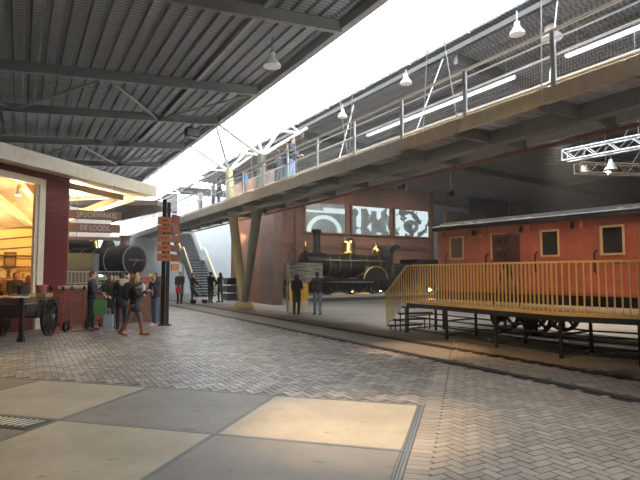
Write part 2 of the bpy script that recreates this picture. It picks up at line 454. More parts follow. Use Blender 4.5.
def roof(name, s0, s1, z0, z1, m, per=0.45, dep=0.08, a0=-9.8, a1=79.8):
    n = int(abs(s1-s0)/per); pts = []
    for k in range(n):
        for (f, h) in ((0, 0), (.52, 0), (.62, 1), (.90, 1)):
            t = (k+f)/n; pts.append((s0+(s1-s0)*t, z0+(z1-z0)*t + h*dep))
    pts.append((s1, z1))
    N_ = len(pts); vs = []
    for a in (a0, a1):
        vs += [(p[0], a, p[1]) for p in pts]
    o = MB().add(vs, [(i, i+1, N_+i+1, N_+i) for i in range(N_-1)])
    vs2 = [(s0, a0, z0+.5), (s1, a0, z1+.5), (s1, a1, z1+.5), (s0, a1, z0+.5)]
    o.add(vs2, [(0, 1, 2, 3)])
    ob = o.build(name, m, rot=HALL, loc=(0, 0, 0), smooth=False, fix=False)
    return struct(ob)
ZR = 9.2
def zl(s): return ZR - (8.2-s)*0.082
def zr(s): return ZR - (s-12.35)*0.045
roof('ceiling', -22, 8.2, zl(-22), ZR, roof_mat('perforated_roof_deck', (0.27, 0.28, 0.28)))
M_rr = roof_mat('dark_roof_deck', (0.20, 0.193, 0.19))
roof('ceiling', 12.35, 46, ZR, zr(46), M_rr, a1=41.5)
roof('ceiling', 22, 46, zr(22), zr(46), M_rr, a0=41.5)
roof('ceiling', 12.35, 22, ZR, zr(22), M_rr, a0=46.3)
struct(MB().box(12.35, 22, 41.5, 46.3, ZR+.3, ZR+.33).build('added_rooflight', frost_mat('polycarbonate_glazing'), rot=HALL, loc=(0, 0, 0), smooth=False))  # unseen roof opening added to brighten the wall behind the staircase
# edge beams of the skylight
e = MB(); e.box(7.95, 8.2, -9.8, 79.8, ZR-.32, ZR+.25); struct(e.build('trim_2', M_beam, rot=HALL, loc=(0,0,0), smooth=False))
e = MB(); e.box(12.35, 12.5, -9.8, 79.8, ZR-.06, ZR+.1); struct(e.build('trim_3', MATS.get('x') or mat('dark_edge', (.05, .05, .05), .8), rot=HALL, loc=(0,0,0), smooth=False))
# cross beams, left and right
for a in (-4, 2, 7, 12.6, 18.8, 23.6, 29.2, 35, 41, 47, 53, 60, 67, 74):
    b_ = MB(); b_.bar((-22, a, zl(-22)-.22), (7.95, a, zl(7.95)-.22), .16, .34); struct(b_.build('roof_beam', M_beam, rot=HALL, base=True, smooth=False))
for a in (2, 12.6, 23.6, 35, 47, 60):
    b_ = MB(); b_.bar((12.6, a, zr(12.6)-.22), (45.9, a, zr(45.9)-.22), .16, .34); struct(b_.build('roof_beam', mat('dark_beam_paint', (.09, .085, .08), .6), rot=HALL, base=True, smooth=False))
for s in (-10.5, -5.2, -1.0, 5.5):
    b_ = MB(); b_.bar((s, -9.7, zl(s)-.07), (s, 79.7, zl(s)-.07), .13, .13); struct(b_.build('roof_purlin', mat('purlin_paint', (.34, .36, .35), .5) if s == 5.5 else M_beam, rot=HALL, base=True, smooth=False))
for s in (17, 22, 28, 34):
    b_ = MB(); b_.bar((s, -9.7, zr(s)-.07), (s, 79.7, zr(s)-.07), .13, .13); struct(b_.build('roof_purlin', M_beam, rot=HALL, base=True, smooth=False))
# wind bracing in the roof plane
for (a0, a1) in ((18.8, 23.6), (29.2, 35), (41, 47)):
    pts = [(8, a0), (5.2, a1), (2.4, a0), (-.4, a1), (-3.2, a0), (-6, a1)]
    for (s0, q0), (s1, q1) in zip(pts, pts[1:]):
        struct(MB().tube((s0, q0, zl(s0)-.3), (s1, q1, zl(s1)-.3), .045, n=6).build('roof_brace', M_steel, rot=HALL, base=True))
# skylight ties, glazing bars and panes
for a in (23.6, 29.2, 35, 41, 47, 53, 60):
    struct(MB().tube((8.1, a, ZR-.2), (12.45, a, ZR-.2), .075, n=8).build('roof_beam', M_pale, rot=HALL, base=True))
    b_ = MB(); b_.tube((8.1, a, ZR-.15), (10.27, a+.0, ZR+1.0), .05, n=6); b_.tube((12.45, a, ZR-.15), (10.27, a, ZR+1.0), .05, n=6); struct(b_.build('roof_beam', M_pale, rot=HALL, base=True))
sk = MB()
for k in range(0, 30):
    a = -9 + k*2.96
    sk.bar((8.2, a, ZR+.27), (10.27, a, ZR+1.15), .025, .03); sk.bar((10.27, a, ZR+1.15), (12.35, a, ZR+.27), .025, .03)
sk.bar((10.27, -9.8, ZR+1.17), (10.27, 79.8, ZR+1.17), .05, .06)
struct(sk.build('trim_4', M_white, rot=HALL, loc=(0, 0, 0), smooth=False))
gl = MB()
gl.add([(8.2, -9.8, ZR+.30), (10.27, -9.8, ZR+1.19), (10.27, 79.8, ZR+1.19), (8.2, 79.8, ZR+.30)], [(0, 1, 2, 3)])
gl.add([(12.35, -9.8, ZR+.30), (10.27, -9.8, ZR+1.19), (10.27, 79.8, ZR+1.19), (12.35, 79.8, ZR+.30)], [(3, 2, 1, 0)])
struct(gl.build('window_1', frost_mat('polycarbonate_glazing'), rot=HALL, loc=(0, 0, 0), smooth=False, fix=False))

# ================================================================ enclosing walls
M_blue = mat('pale_blue_wall_paint', (0.50, 0.56, 0.60), 0.7, 0, .06, 1.0)
M_wallw = mat('off_white_wall', (0.55, 0.53, 0.50), 0.8, 0, .1, 1.0)
M_dark = mat('dark_cladding', (0.06, 0.055, 0.05), 0.7, 0, .15, 1.0)
struct(bx(-22.3, -22, -10, 80, 0, 10.4).build('wall_left', M_dark, rot=HALL, loc=(0,0,0)))
struct(bx(46, 46.3, -10, 80, 0, 10.4).build('wall_right', M_dark, rot=HALL, loc=(0,0,0)))
struct(bx(-22, 46, -10.3, -10, 0, 10.4).build('wall_back', M_wallw, rot=HALL, loc=(0,0,0)))
# far screen wall with tall panes, well back on the left
fw = MB(); fw.box(-22, 8.2, 70, 70.2, 0, 1.0); fw.box(-22, 8.2, 70, 70.2, 5.2, 8.0)
for k in range(18): fw.box(-22+k*1.75, -21.75+k*1.75, 70, 70.2, 1.0, 5.2)
struct(fw.build('wall_far', M_wallw, rot=HALL, loc=(0,0,0)))
struct(bx(-22, 8.2, 70.08, 70.1, 1.0, 5.2).build('window_2', M_glass, rot=HALL, loc=(0,0,0)))
# pale blue wall behind the staircase
pb = MB(); pb.box(6.0, 12.0, 46, 46.3, 0, 4.85); pb.box(12.0, 34, 46, 46.3, 0, 8.8)
struct(pb.build('wall_stair', M_blue, rot=HALL, loc=(0,0,0)))
# brick block: pier, return wall, wall of the picture screens
struct(bx(12.1, 12.5, 26.15, 27.95, 0, 7.6).build('brick_pillar', M_brick, rot=HALL, base=True))
struct(bx(12.05, 12.55, 25.9, 26.15, 0, 7.6).build('trim_5', M_timber, rot=HALL, base=True))
struct(bx(12.2, 12.5, 27.95, 33.0, 0, 7.6).build('wall_brick_side', M_brick2, rot=HALL, base=True))
struct(bx(12.5, 28.6, 31.5, 31.9, 0, 8.3).build('wall_brick', M_brick, rot=HALL, base=True))
struct(bx(28.6, 33.0, 29.9, 30.3, 0, 6.6).build('wall_brick_block', mat('brown_panel', (.22, .11, .055), .7), rot=HALL, base=True))
cg = MB()
for k in range(36): cg.box(33.0+k*.35, 33.2+k*.35, 31.5, 31.75, 0, 8.2); cg.box(33.2+k*.35, 33.35+k*.35, 31.6, 31.75, 0, 8.2)
struct(cg.build('wall_cladding', M_dark, rot=HALL, loc=(0,0,0), smooth=False))
tf = MB()
for s in (13.1, 16.3, 28.5): tf.box(s-.12, s+.12, 31.36, 31.5, 0, 8.3)
tf.box(12.5, 28.6, 31.38, 31.5, 3.55, 3.8); tf.bar((16.2, 31.43, 3.6), (15.4, 31.43, 2.2), .15, .12)
struct(tf.build('trim_6', M_timber, rot=HALL, loc=(0,0,0), smooth=False))
# ================================================================ footbridge (hall frame: local x = across, y = along)
fb = thing('footbridge', hall(9.65, 0, 0), HALL, 'long raised steel footbridge with railings crossing the hall under the skylight', 'footbridge')
NE, FE = -1.2, 1.2                     # near and far edge in local x
DZ = 5.15
A0, A1 = -3.0, 62.0
M_deck = mat('deck_panels', (0.58, 0.57, 0.57), .6); M_ochre = mat('ochre_fascia_paint', (0.74, 0.60, 0.40), .5)
M_rail = mat('handrail_wood', (0.50, 0.42, 0.33), .5)
dk = MB(); dk.box(NE+.05, FE-.05, A0, A1, DZ-.06, DZ)
for k in range(int((A1-A0)/.28)): dk.box(NE+.15, FE-.15, A0+k*.28, A0+k*.28+.1, DZ-.1, DZ-.06)
dk.build('deck', M_deck, fb, smooth=False)
for k in range(29):
    a = A0 + .3 + k*2.24
    jb = MB().box(NE+.02, FE-.02, a-.06, a+.06, DZ-.36, DZ-.1); jb.build('joist', M_beam, fb, smooth=False)
MB().box(NE, NE+.08, A0, 10.5, DZ-.26, DZ+.03).build('fascia', M_ochre, fb, smooth=False)
MB().box(NE, NE+.08, 10.5, A1, DZ-.34, DZ+.03).build('fascia', M_deck, fb, smooth=False)
MB().box(FE-.08, FE, A0, A1, DZ-.3, DZ).build('fascia', M_deck, fb, smooth=False)
MB().box(-.15, .15, A0, A1, DZ-.42, DZ-.1).build('spine_beam', M_beam, fb, smooth=False)
MB().tube((FE-.12, A0, DZ-.43), (FE-.12, A1, DZ-.43), .05, n=8).build('sprinkler_pipe', mat('red_pipe_paint', (.24, .085, .07), .45), fb)
for x, nm in ((NE+.05, 'near'), (FE-.05, 'far')):
    MB().tube((x, A0, DZ+1.1), (x, A1, DZ+1.1), .035, n=8).build('handrail', M_rail, fb)
    MB().tube((x, A0, DZ+.93), (x, A1, DZ+.93), .018, n=6).build('middle_rail', M_galv, fb)
    MB().tube((x, A0, DZ+.62), (x, A1, DZ+.62), .022, n=6).build('middle_rail', M_galv, fb)
    MB().tube((x, A0, DZ+.10), (x, A1, DZ+.10), .03, n=6).build('bottom_rail', M_ochre if nm == 'near' else M_galv, fb)
    for k in range(27 if nm == 'near' else 22):
        a = 6.02 - 2*2.22*2 + k*2.22
        MB().bar((x, a, DZ-.15), (x, a, DZ+1.08), .05, .09, up=(0, 1, 0)).build('post', M_galv, fb, smooth=False)
for k in range(12):
    a = 6.02 - 4*2.22 + k*2.22; x = NE+.06
    if a+2.2 < A0: continue
    mp = MB()
    for q in range(1, 37): mp.bar((x, a+q*.06, DZ+.12), (x, a+q*.06, DZ+.6), .0025, .0025)
    for q in range(1, 8): mp.bar((x, a+.04, DZ+.12+q*.06), (x, a+2.18, DZ+.12+q*.06), .0025, .0025)
    mp.build('mesh_panel', M_galv, fb, smooth=False)
for (x0, a0, x1, a1) in ((NE, 8.4, -1.4, 9.0), (NE, 9.6, -1.4, 9.0), (NE, 12.9, -1.4, 12.2), (NE, 12.9, -1.4, 13.6), (NE, 6.25, -1.4, 6.0), (NE, 16.2, -1.4, 16.5), (NE, 20.2, -1.4, 20.6), (NE, 31, -1.4, 31.3), (NE, 36, -1.4, 36),
                         (FE, 8, 2.75, 8.6), (FE, 13.5, 2.75, 13), (FE, 18, 2.75, 18.5), (FE, 33, 2.75, 33)):
    hr = MB().tube((x0, a0, DZ-.2), (x1, a1, ZR-.1), .012, n=6)
    hr.build('hanger_rod', M_galv, fb)
for (x0, a0) in ((NE, 8.4), (NE, 12.9)):
    MB().prism([(a0-.12, DZ-.02), (a0+.12, DZ-.02), (a0, DZ-.30)], 'x', x0-.03, x0).build('hanger_bracket', M_ochre, fb, smooth=False)

# tree columns that carry the roof
tcx = thing('tree_column', hall(9.77, 24.55, 0), HALL, 'splayed V shaped steel column rising through the footbridge and branching up to the roof', 'column')
MB().lathe([(.5, 0), (.5, .12), (.38, .3)], (0, 0, 0), n=20).build('foot', mat('column_foot', (.45, .33, .16), .6), tcx)
def leg(a5, a7, m): MB().path([(0, 0, .15), (0, a5*.5, 2.6), (0, a5, 5.0), (0, a7, 7.35)], [.17, .23, .24, .2], 12).build('leg', m, tcx)
leg(1.75, 2.35, M_col_lit); leg(-1.75, -2.15, M_col_shaded)  # light and shade of the two legs are put into their colours
for (a7, ends) in ((2.35, ((-1.7, -.4), (-1.5, 4.5), (1.6, 3.6), (2.5, 5.2))), (-2.15, ((-1.85, -.75), (-.4, -2.0), (1.6, -.5), (2.5, -2.0)))):
    for (s, a) in ends:
        MB().tube((0, a7, 7.3), (s, a, ZR-.2), .085, .065, 8).build('branch', M_pale, tcx)

# ================================================================ steam engines (local x = from front to rear, y = lateral, near side -y)
def engine(root, P):
    z0, r = P['zc'], P['r']; xb0, xb1 = P['boiler']; M = P['body']; pl = P['plate']
    MB().lathe([(r*1.0, xb0), (r*1.0, xb1)], (0, 0, z0), 'x', 36).build('boiler', M, root)
    for x in P['bands']:
        MB().ring((x, 0, z0), 'x', r*.99, r*1.02, .06, 36).build('boiler_band', P['bandmat'], root)
    sb = MB().lathe([(r*1.07, -.0), (r*1.07, xb0)], (0, 0, z0), 'x', 36); sb.build('smokebox', M_black, root)
    d = MB().lathe([(r*.98, 0), (r*.96, -.05), (r*.7, -.12), (.02, -.17)], (0, 0, z0), 'x', 32)
    dr = d.build('smokebox_door', M_black, root)
    dr2 = MB().ring((-.03, 0, z0), 'x', r*.97, r*1.06, .05, 36).build('door_rim', P['rimmat'], root)
    hb = MB(); hb.bar((-.19, -r*.72, z0+.02), (-.19, r*.72, z0+.02), .06, .05); hb.bar((-.2, 0, z0), (-.2, .25, z0-.28), .04, .04); hb.disc((-.2, 0, z0), 'x', .07, .1, 12)
    hb.build('door_strap', P['rimmat'] if P.get('strap') else M_steel, root)
    MB().lathe(P['chimney'], (P['xch'], 0, 0), 'z', 24).build('chimney', P.get('chm', M_black), root)
    for (nm, x, prof, m) in P['mounts']:
        MB().lathe(prof, (x, 0, 0), 'z', 24).build(nm, m, root)
    # frames, running plate
    MB().box(-.35, P['len'], -1.12, 1.12, pl-.06, pl).build('running_plate', M_black, root, smooth=False)
    MB().box(-.35, P['len'], -1.14, -1.12, pl-.16, pl+.01).box(-.35, P['len'], 1.12, 1.14, pl-.16, pl+.01).build('valance', P['edge'], root, smooth=False)
    MB().box(.1, P['len']-.1, -.62, -.55, .55, pl-.06).box(.1, P['len']-.1, .55, .62, .55, pl-.06).build('frame', M_black, root, smooth=False)
    MB().box(-.5, -.35, -1.2, 1.2, pl-.5, pl-.02).build('buffer_beam', P['beam'], root, smooth=False)
    for y in (-.87, .87):
        MB().lathe([(.11, -.5), (.1, -.8), (.22, -.84), (.22, -.9)], (0, y, pl-.26), 'x', 16).build('buffer', M_black, root)
    # wheels
    for (x, R, n) in P['wheels']:
        for y in (-.75, .75):
            MB().wheel((x, y, R+P['zr']), 'y', R, .13, n, .11, .16, .045).build('wheel', P['whm'], root, smooth=False)
        MB().tube((x, -.75, R+P['zr']), (x, .75, R+P['zr']), .08, n=8).build('axle', M_black, root)
    if P.get('rods'):
        (x0, x1, zz) = P['rods']
        for y in (-.88, .88): MB().bar((x0, y, zz), (x1, y, zz-.05), .05, .1).build('connecting_rod', M_steel, root, smooth=False)
        for y in (-.8, .8): MB().lathe([(.26, .1), (.26, .95)], (0, y, P['zr']+.75), 'x', 18).build('cylinder', M, root)
    MB().path([(xb0*.8, -r*1.05, z0+.25), (xb1, -r*1.05, z0+.25)], .022, 6).build('handrail', M_steel, root)

# --- green and brass engine before the brick wall
ge = thing('steam_locomotive', hall(15.95, 29.7, 0), HALL, 'dark green steam locomotive with tall chimney and polished brass dome on a low plinth', 'locomotive')
P = dict(zc=2.34, r=.72, boiler=(1.5, 6.0), body=M_darkgreen, bands=(1.6, 2.35, 3.2, 4.55, 5.6), bandmat=M_gold, rimmat=M_black, edge=M_darkgreen,
         chimney=[(.42, 2.95), (.3, 3.1), (.235, 3.3), (.235, 4.35), (.3, 4.42), (.34, 4.5), (.34, 4.6), (.26, 4.64)], xch=.95,
         mounts=[('brass_dome', 3.45, [(.66, 2.95), (.53, 3.07), (.48, 3.2), (.48, 3.75), (.43, 3.97), (.3, 4.14), (.12, 4.23), (.02, 4.25)], M_brass),
                 ('safety_valve_cover', 5.75, [(.55, 2.98), (.44, 3.1), (.33, 3.35), (.22, 3.65), (.24, 3.75), (.12, 3.8), (.12, 3.92), (.02, 3.95)], M_brass),
                 ('lamp_iron', .12, [(.08, 3.0), (.06, 3.1), (.15, 3.2), (.15, 3.42), (.06, 3.5), (.05, 3.78), (.01, 3.85)], M_brass)],
         plate=1.38, len=7.6, beam=M_darkgreen, wheels=((1.35, .58, 10), (3.0, .75, 12), (4.9, .98, 16), (6.7, .6, 10)), zr=.36, whm=M_black, rods=(1.0, 4.9, 1.2))
engine(ge, P)
for y0, y1 in ((-1.12, -.75), (.75, 1.12)):
    sp = MB(); n = 18; R = 1.02
    for k in range(n):
        a0, a1 = PI*k/n, PI*(k+1)/n
        sp.add([(4.9+R*math.cos(q), y, 1.36+R*.86*math.sin(q)) for q in (a0, a1) for y in (y0, y1)], [(0, 1, 3, 2)])
    sp.add([(4.9+R*math.cos(PI*k/n), y0 if y0 < 0 else y1, 1.36+R*.86*math.sin(PI*k/n)) for k in range(n+1)], [tuple(range(n+1))])
    sp.build('splasher', M_darkgreen, ge, fix=False)
    br = MB(); yy = y0-.012 if y0 < 0 else y1+.012
    for k in range(n):
        a0, a1 = PI*k/n, PI*(k+1)/n
        br.bar((4.9+R*.93*math.cos(a0), yy, 1.36+R*.8*math.sin(a0)), (4.9+R*.93*math.cos(a1), yy, 1.36+R*.8*math.sin(a1)), .13, .03, up=(0, 1, 0)) if False else br.tube((4.9+R*.95*math.cos(a0), yy, 1.36+R*.82*math.sin(a0)), (4.9+R*.95*math.cos(a1), yy, 1.36+R*.82*math.sin(a1)), .06, n=6)
    br.build('brass_beading', mat('dull_brass', (.30, .23, .13), .45, .6), ge)
wb = MB().prism([(6.15, 1.38), (6.3, 3.0), (6.12, 3.3), (6.3, 3.62), (6.62, 3.78), (6.98, 3.72), (7.1, 3.5), (6.72, 3.42), (6.5, 3.2), (6.45, 2.9), (6.5, 1.38)], 'y', -1.05, 1.05)
wb.build('weatherboard', M_darkgreen, ge, smooth=False)
for y in (-1.08, 1.03):
    MB().box(6.3, 7.6, y, y+.05, 1.38, 2.42).build('cab_side', M_darkgreen, ge, smooth=False)
    ln = MB(); ys = y-.012 if y < 0 else y+.05
    for (xa, xb_, za, zb) in ((6.4, 7.5, 1.5, 1.53), (6.4, 7.5, 2.28, 2.31), (6.4, 6.43, 1.5, 2.31), (7.47, 7.5, 1.5, 2.31)): ln.box(xa, xb_, ys, ys+.012, za, zb)
    ln.build('gold_lining', M_gold, ge, smooth=False)
MB().bar((2.9, -.86, 1.4), (3.5, -.86, 1.4), .1, .12).bar((3.55, -.9, 1.5), (4.35, -.9, 1.95), .05, .05).cbox((4.3, -.86, 2.0), (.2, .2, .5)).build('injector_pipe', mat('copper', (.6, .3, .18), .35, .9), ge)
# tender
te = thing('locomotive_tender', hall(24.0, 29.7, 0), HALL, 'black and green tender coupled behind the green brass-domed locomotive', 'tender')
MB().box(0, 3.4, -1.1, 1.1, 1.15, 2.45).build('tank', M_darkgreen, te, smooth=False)
MB().box(.6, 3.3, -.95, .95, 2.45, 2.75).build('coal_rail', M_black, te, smooth=False)
MB().box(-.2, 3.6, -1.12, 1.12, 1.0, 1.15).build('frame', M_black, te, smooth=False)
for x in (.6, 1.75, 2.9):
    for y in (-.75, .75): MB().wheel((x, y, .94), 'y', .58, .13, 10, .11, .16, .045).build('wheel', M_black, te, smooth=False)
# plinth with rails
pn = thing('display_plinth', hall(15.2, 28.1, 0), HALL, 'low pale-edged plinth carrying the green locomotive', 'plinth')
MB().box(0, 13.6, 0, 3.1, 0, .3).build('base', mat('plinth_dark', (.08, .075, .065), .7), pn, smooth=False)
MB().box(-.05, 13.6, -.05, 0.1, .22, .34).build('edge_board', mat('pale_green_edge', (.42, .46, .36), .6), pn, smooth=False)
for y in (.85, 2.35): MB().box(0, 13.6, y-.04, y+.04, .3, .36).build('track_rail', M_steel, pn, smooth=False)

# --- black engine on the left
le = thing('steam_locomotive', (-9.35, 26.2, 0), math.radians(151), 'black steam locomotive with round smokebox front facing the hall at left', 'locomotive')
P2 = dict(zc=2.38, r=.72, boiler=(1.3, 4.6), body=M_black, bands=(1.4, 2.4, 3.4, 4.4), bandmat=M_steel, rimmat=mat('grey_rim', (.22, .23, .24), .4, .6), edge=mat('white_plate_edge', (.62, .62, .6), .5), strap=True,
          chimney=[(.4, 3.05), (.27, 3.2), (.23, 3.35), (.23, 3.5), (.29, 3.58), (.29, 3.66), (.24, 3.68)], xch=.7, chm=mat('brown_chimney', (.09, .05, .04), .5),
          mounts=[('dome', 2.0, [(.5, 3.0), (.36, 3.12), (.34, 3.25), (.27, 3.42), (.1, 3.5), (.01, 3.52)], M_black),
                  ('safety_valve', 3.0, [(.26, 3.0), (.2, 3.15), (.16, 3.5), (.2, 3.55), (.05, 3.6)], M_brass)],
          plate=1.55, len=7.0, beam=mat('red_beam', (.3, .06, .04), .5), wheels=((.8, .5, 10), (2.4, .8, 12), (4.2, .8, 12), (6.0, .6, 10)), zr=.2, whm=M_black, rods=(.9, 4.2, 1.0))
engine(le, P2)
cb = MB(); cb.box(4.6, 4.7, -1.15, 1.15, 1.55, 3.35); cb.box(4.6, 6.4, -1.15, -1.08, 1.55, 2.5); cb.box(4.6, 6.4, 1.08, 1.15, 1.55, 2.5); cb.box(5.2, 5.3, -1.15, -1.08, 2.5, 3.35); cb.box(5.2, 5.3, 1.08, 1.15, 2.5, 3.35)
cb.build('cab', M_black, le, smooth=False)
rf = MB(); pf = [(1.3*math.sin(t), 3.2+.45*math.cos(t)) for t in [(-1.2+2.4*k/12) for k in range(13)]]
rf.prism(pf + [(p[0], p[1]-.06) for p in reversed(pf)], 'x', 4.4, 6.6); rf.build('cab_roof', mat('grey_roof', (.10, .10, .105), .5), le)
tt = thing('locomotive_tender', (-9.35-.875*7.3, 26.2+.485*7.3, 0), math.radians(151), 'black tender standing behind the round-fronted black locomotive', 'tender')
MB().box(0, 4, -1.15, 1.15, 1.2, 2.6).build('tank', M_black, tt, smooth=False)
for x in (.7, 2, 3.3):
    for y in (-.75, .75): MB().wheel((x, y, .62), 'y', .6, .13, 10).build('wheel', M_black, tt, smooth=False)

# ================================================================ red carriage (local x = along side from the far end, y = into the body)
CR = math.radians(-54.4)
cr = thing('railway_carriage', (3.78, 16.65, .17), CR, 'weathered red wooden railway carriage with framed windows behind the yellow railing', 'carriage')
cr.scale = (.9, .9, .9)
def vboard_mat(name, col):
    m = D.materials.new(name); nt, N, L = nodes_of(m); b = N['Principled BSDF']; b.inputs['Roughness'].default_value = .55
    tc = N.new('ShaderNodeTexCoord'); sp = N.new('ShaderNodeSeparateXYZ'); L.new(tc.outputs['Object'], sp.inputs[0])
    d = N.new('ShaderNodeMath'); d.operation = 'DIVIDE'; d.inputs[1].default_value = .11; L.new(sp.outputs[0], d.inputs[0])
    fr = N.new('ShaderNodeMath'); fr.operation = 'FRACT'; L.new(d.outputs[0], fr.inputs[0])
    g = N.new('ShaderNodeMath'); g.operation = 'GREATER_THAN'; g.inputs[1].default_value = .9; L.new(fr.outputs[0], g.inputs[0])
    nz = N.new('ShaderNodeTexNoise'); nz.inputs['Scale'].default_value = 2.2; nz.inputs['Detail'].default_value = 6; L.new(tc.outputs['Object'], nz.inputs['Vector'])
    mr = N.new('ShaderNodeMapRange'); mr.inputs[1].default_value = .3; mr.inputs[2].default_value = .7; mr.inputs[3].default_value = .75; mr.inputs[4].default_value = 1.15; L.new(nz.outputs['Fac'], mr.inputs[0])
    mx = N.new('ShaderNodeMix'); mx.data_type = 'RGBA'; mx.inputs[6].default_value = (*col, 1); mx.inputs[7].default_value = (*[c*.7 for c in col], 1); L.new(g.outputs[0], mx.inputs[0])
    hs = N.new('ShaderNodeHueSaturation'); L.new(mx.outputs[2], hs.inputs['Color']); L.new(mr.outputs[0], hs.inputs['Value']); L.new(hs.outputs[0], b.inputs['Base Color'])
    return m
M_red = vboard_mat('faded_red_boards', (.44, .10, .042))
LEN, WID, ZB, ZT = 10.4, 2.8, 1.12, 3.28
wins = [(.60, 1.10), (2.27, 2.77), (4.0, 4.48), (5.73, 6.24), (7.5, 8.0), (9.2, 9.7)]
bd = MB(); W0, W1 = 2.25, 2.93
bd.box(0, LEN, 0, .06, ZB, W0); bd.box(0, LEN, 0, .06, W1, ZT)
xs = 0
for (a, b_) in wins: bd.box(xs, a, 0, .06, W0, W1); xs = b_
bd.box(xs, LEN, 0, .06, W0, W1)
bd.box(0, LEN, WID-.06, WID, ZB, ZT); bd.box(0, .06, .06, WID-.06, ZB, ZT); bd.box(LEN-.06, LEN, .06, WID-.06, ZB, ZT); bd.box(0, LEN, 0, WID, ZB-.02, ZB+.05)
bd.build('body', M_red, cr, smooth=False)
# doors: one beside each window, marked by their joints, with handles
for i, (a, b_) in enumerate(wins):
    dj = MB(); x0, x1 = a-.12, b_+.1
    dj.box(x0, x1, -.012, 0, ZB+.03, W0-.06); dj.box(x0, x1, -.012, 0, W1+.06, ZT-.1); dj.box(x0, a-.07, -.012, 0, W0-.06, W1+.06); dj.box(b_+.07, x1, -.012, 0, W0-.06, W1+.06)
    d = dj.build('door', M_red, cr, smooth=False)
    MB().path([(a-.2, -.012, 1.75), (a-.2, -.07, 1.80), (a-.2, -.07, 2.25), (a-.16, -.07, 2.32), (a-.14, -.012, 2.34)], .022, 8).build('grab_handle', M_black, d)
    MB().path([(b_+.03, -.012, 1.98), (b_+.03, -.06, 1.98), (b_-.2, -.06, 1.98)], .016, 6).build('door_handle', M_brass if i % 2 == 0 else M_black, d)
    fr = MB(); f_ = .055
    fr.box(a-f_, b_+f_, -.03, .01, W1, W1+f_); fr.box(a-f_, b_+f_, -.03, .01, W0-f_, W0); fr.box(a-f_, a, -.03, .01, W0, W1); fr.box(b_, b_+f_, -.03, .01, W0, W1)
    wf = fr.build('window_frame', mat('ochre_window_frame', (.60, .36, .14), .5), cr, smooth=False)
    bx(a, b_, .02, .03, W0, W1).build('pane', mat('dark_window_pane', (.03, .025, .022), .08), wf, smooth=False)
    if i == 0: MB().box(a, b_, .0, .018, W0, W1).build('shutter', mat('brown_shutter', (.13, .05, .03), .6), wf, smooth=False)
for x in (.28, 1.6, 2.05, 3.35, 3.62, 4.95, 5.2, 6.9):
    lm = MB(); lm.cbox((x, -.05, 3.08), (.05, .1, .14)); lm.cbox((x, -.09, 3.0), (.08, .04, .08)); lm.build('lamp_bracket', M_red if x in (.28, 2.05, 3.62, 5.2) else M_black, cr, smooth=False)
text('carriage_lettering', 'G SC 295', .14, mat('faded_gold_lettering', (.62, .42, .16), .5), cr, (1.62, -.004, 2.93), (PI/2, 0, 0), .003)
# roof
pf = [(-.12, 3.22), (-.12, 3.34), (.4, 3.52), (1.0, 3.62), (1.8, 3.62), (2.4, 3.52), (2.92, 3.34), (2.92, 3.22)]
rr = MB().prism(pf, 'x', -.15, LEN+.15); rr.build('roof', mat('dark_canvas_roof', (.022, .019, .018), 1.0), cr, smooth=False)
MB().tube((-.15, -.13, 3.36), (LEN+.1, -.13, 3.36), .015, n=6).build('roof_edge_cord', mat('frayed_edge', (.5, .46, .4), .7), cr)
rg = random.Random(8)
for k in range(22):
    x = rg.uniform(0, 3.6) if k < 16 else rg.uniform(3.6, LEN)
    MB().cbox((x, rg.uniform(-.12, .05), 3.38+rg.uniform(0, .04)), (rg.uniform(.06, .28), rg.uniform(.03, .12), .02), rg.uniform(-.4, .4)).build('frayed_canvas', mat('frayed_canvas_bits', (.42, .34, .28), .8), cr, smooth=False)
# underframe
MB().box(0, LEN, .02, .14, .80, ZB-.02).box(0, LEN, WID-.14, WID-.02, .80, ZB-.02).box(.05, LEN, .14, WID-.14, .95, ZB-.02).build('underframe', M_black, cr, smooth=False)
for (x, y0) in ((-.02, .5), (-.02, WID-.5)): MB().lathe([(.1, 0), (.1, -.35), (.2, -.38), (.2, -.45)], (x, y0, .95), 'x', 14).build('buffer', M_black, cr)
for x in (2.25, 3.35, 8.4, 9.5):
    for y in (.62, 2.18): MB().wheel((x, y, .375), 'y', .54, .12, 8, .2, .24, .085).build('wheel', M_black, cr, smooth=False)
    MB().tube((x, .62, .375), (x, 2.18, .375), .07, n=8).build('axle', M_black, cr)
for x0 in (1.7, 7.85):
    for y in (.42, 2.38): MB().box(x0, x0+2.2, y-.04, y+.04, .50, .70).box(x0+.4, x0+.7, y-.08, y+.08, .2, .55).box(x0+1.5, x0+1.8, y-.08, y+.08, .2, .55).build('bogie_frame', M_black, cr, smooth=False)
for y in (.62, 2.18):
    tag(MB().box(-3, LEN+6, y*.9-.035, y*.9+.035, 0, .02).build('rail', MATS['worn_rail'], None, loc=(3.78, 16.65, 0), rot=CR, smooth=False), ('nearer' if y < 1 else 'farther') + ' rail under the red carriage', 'rail')

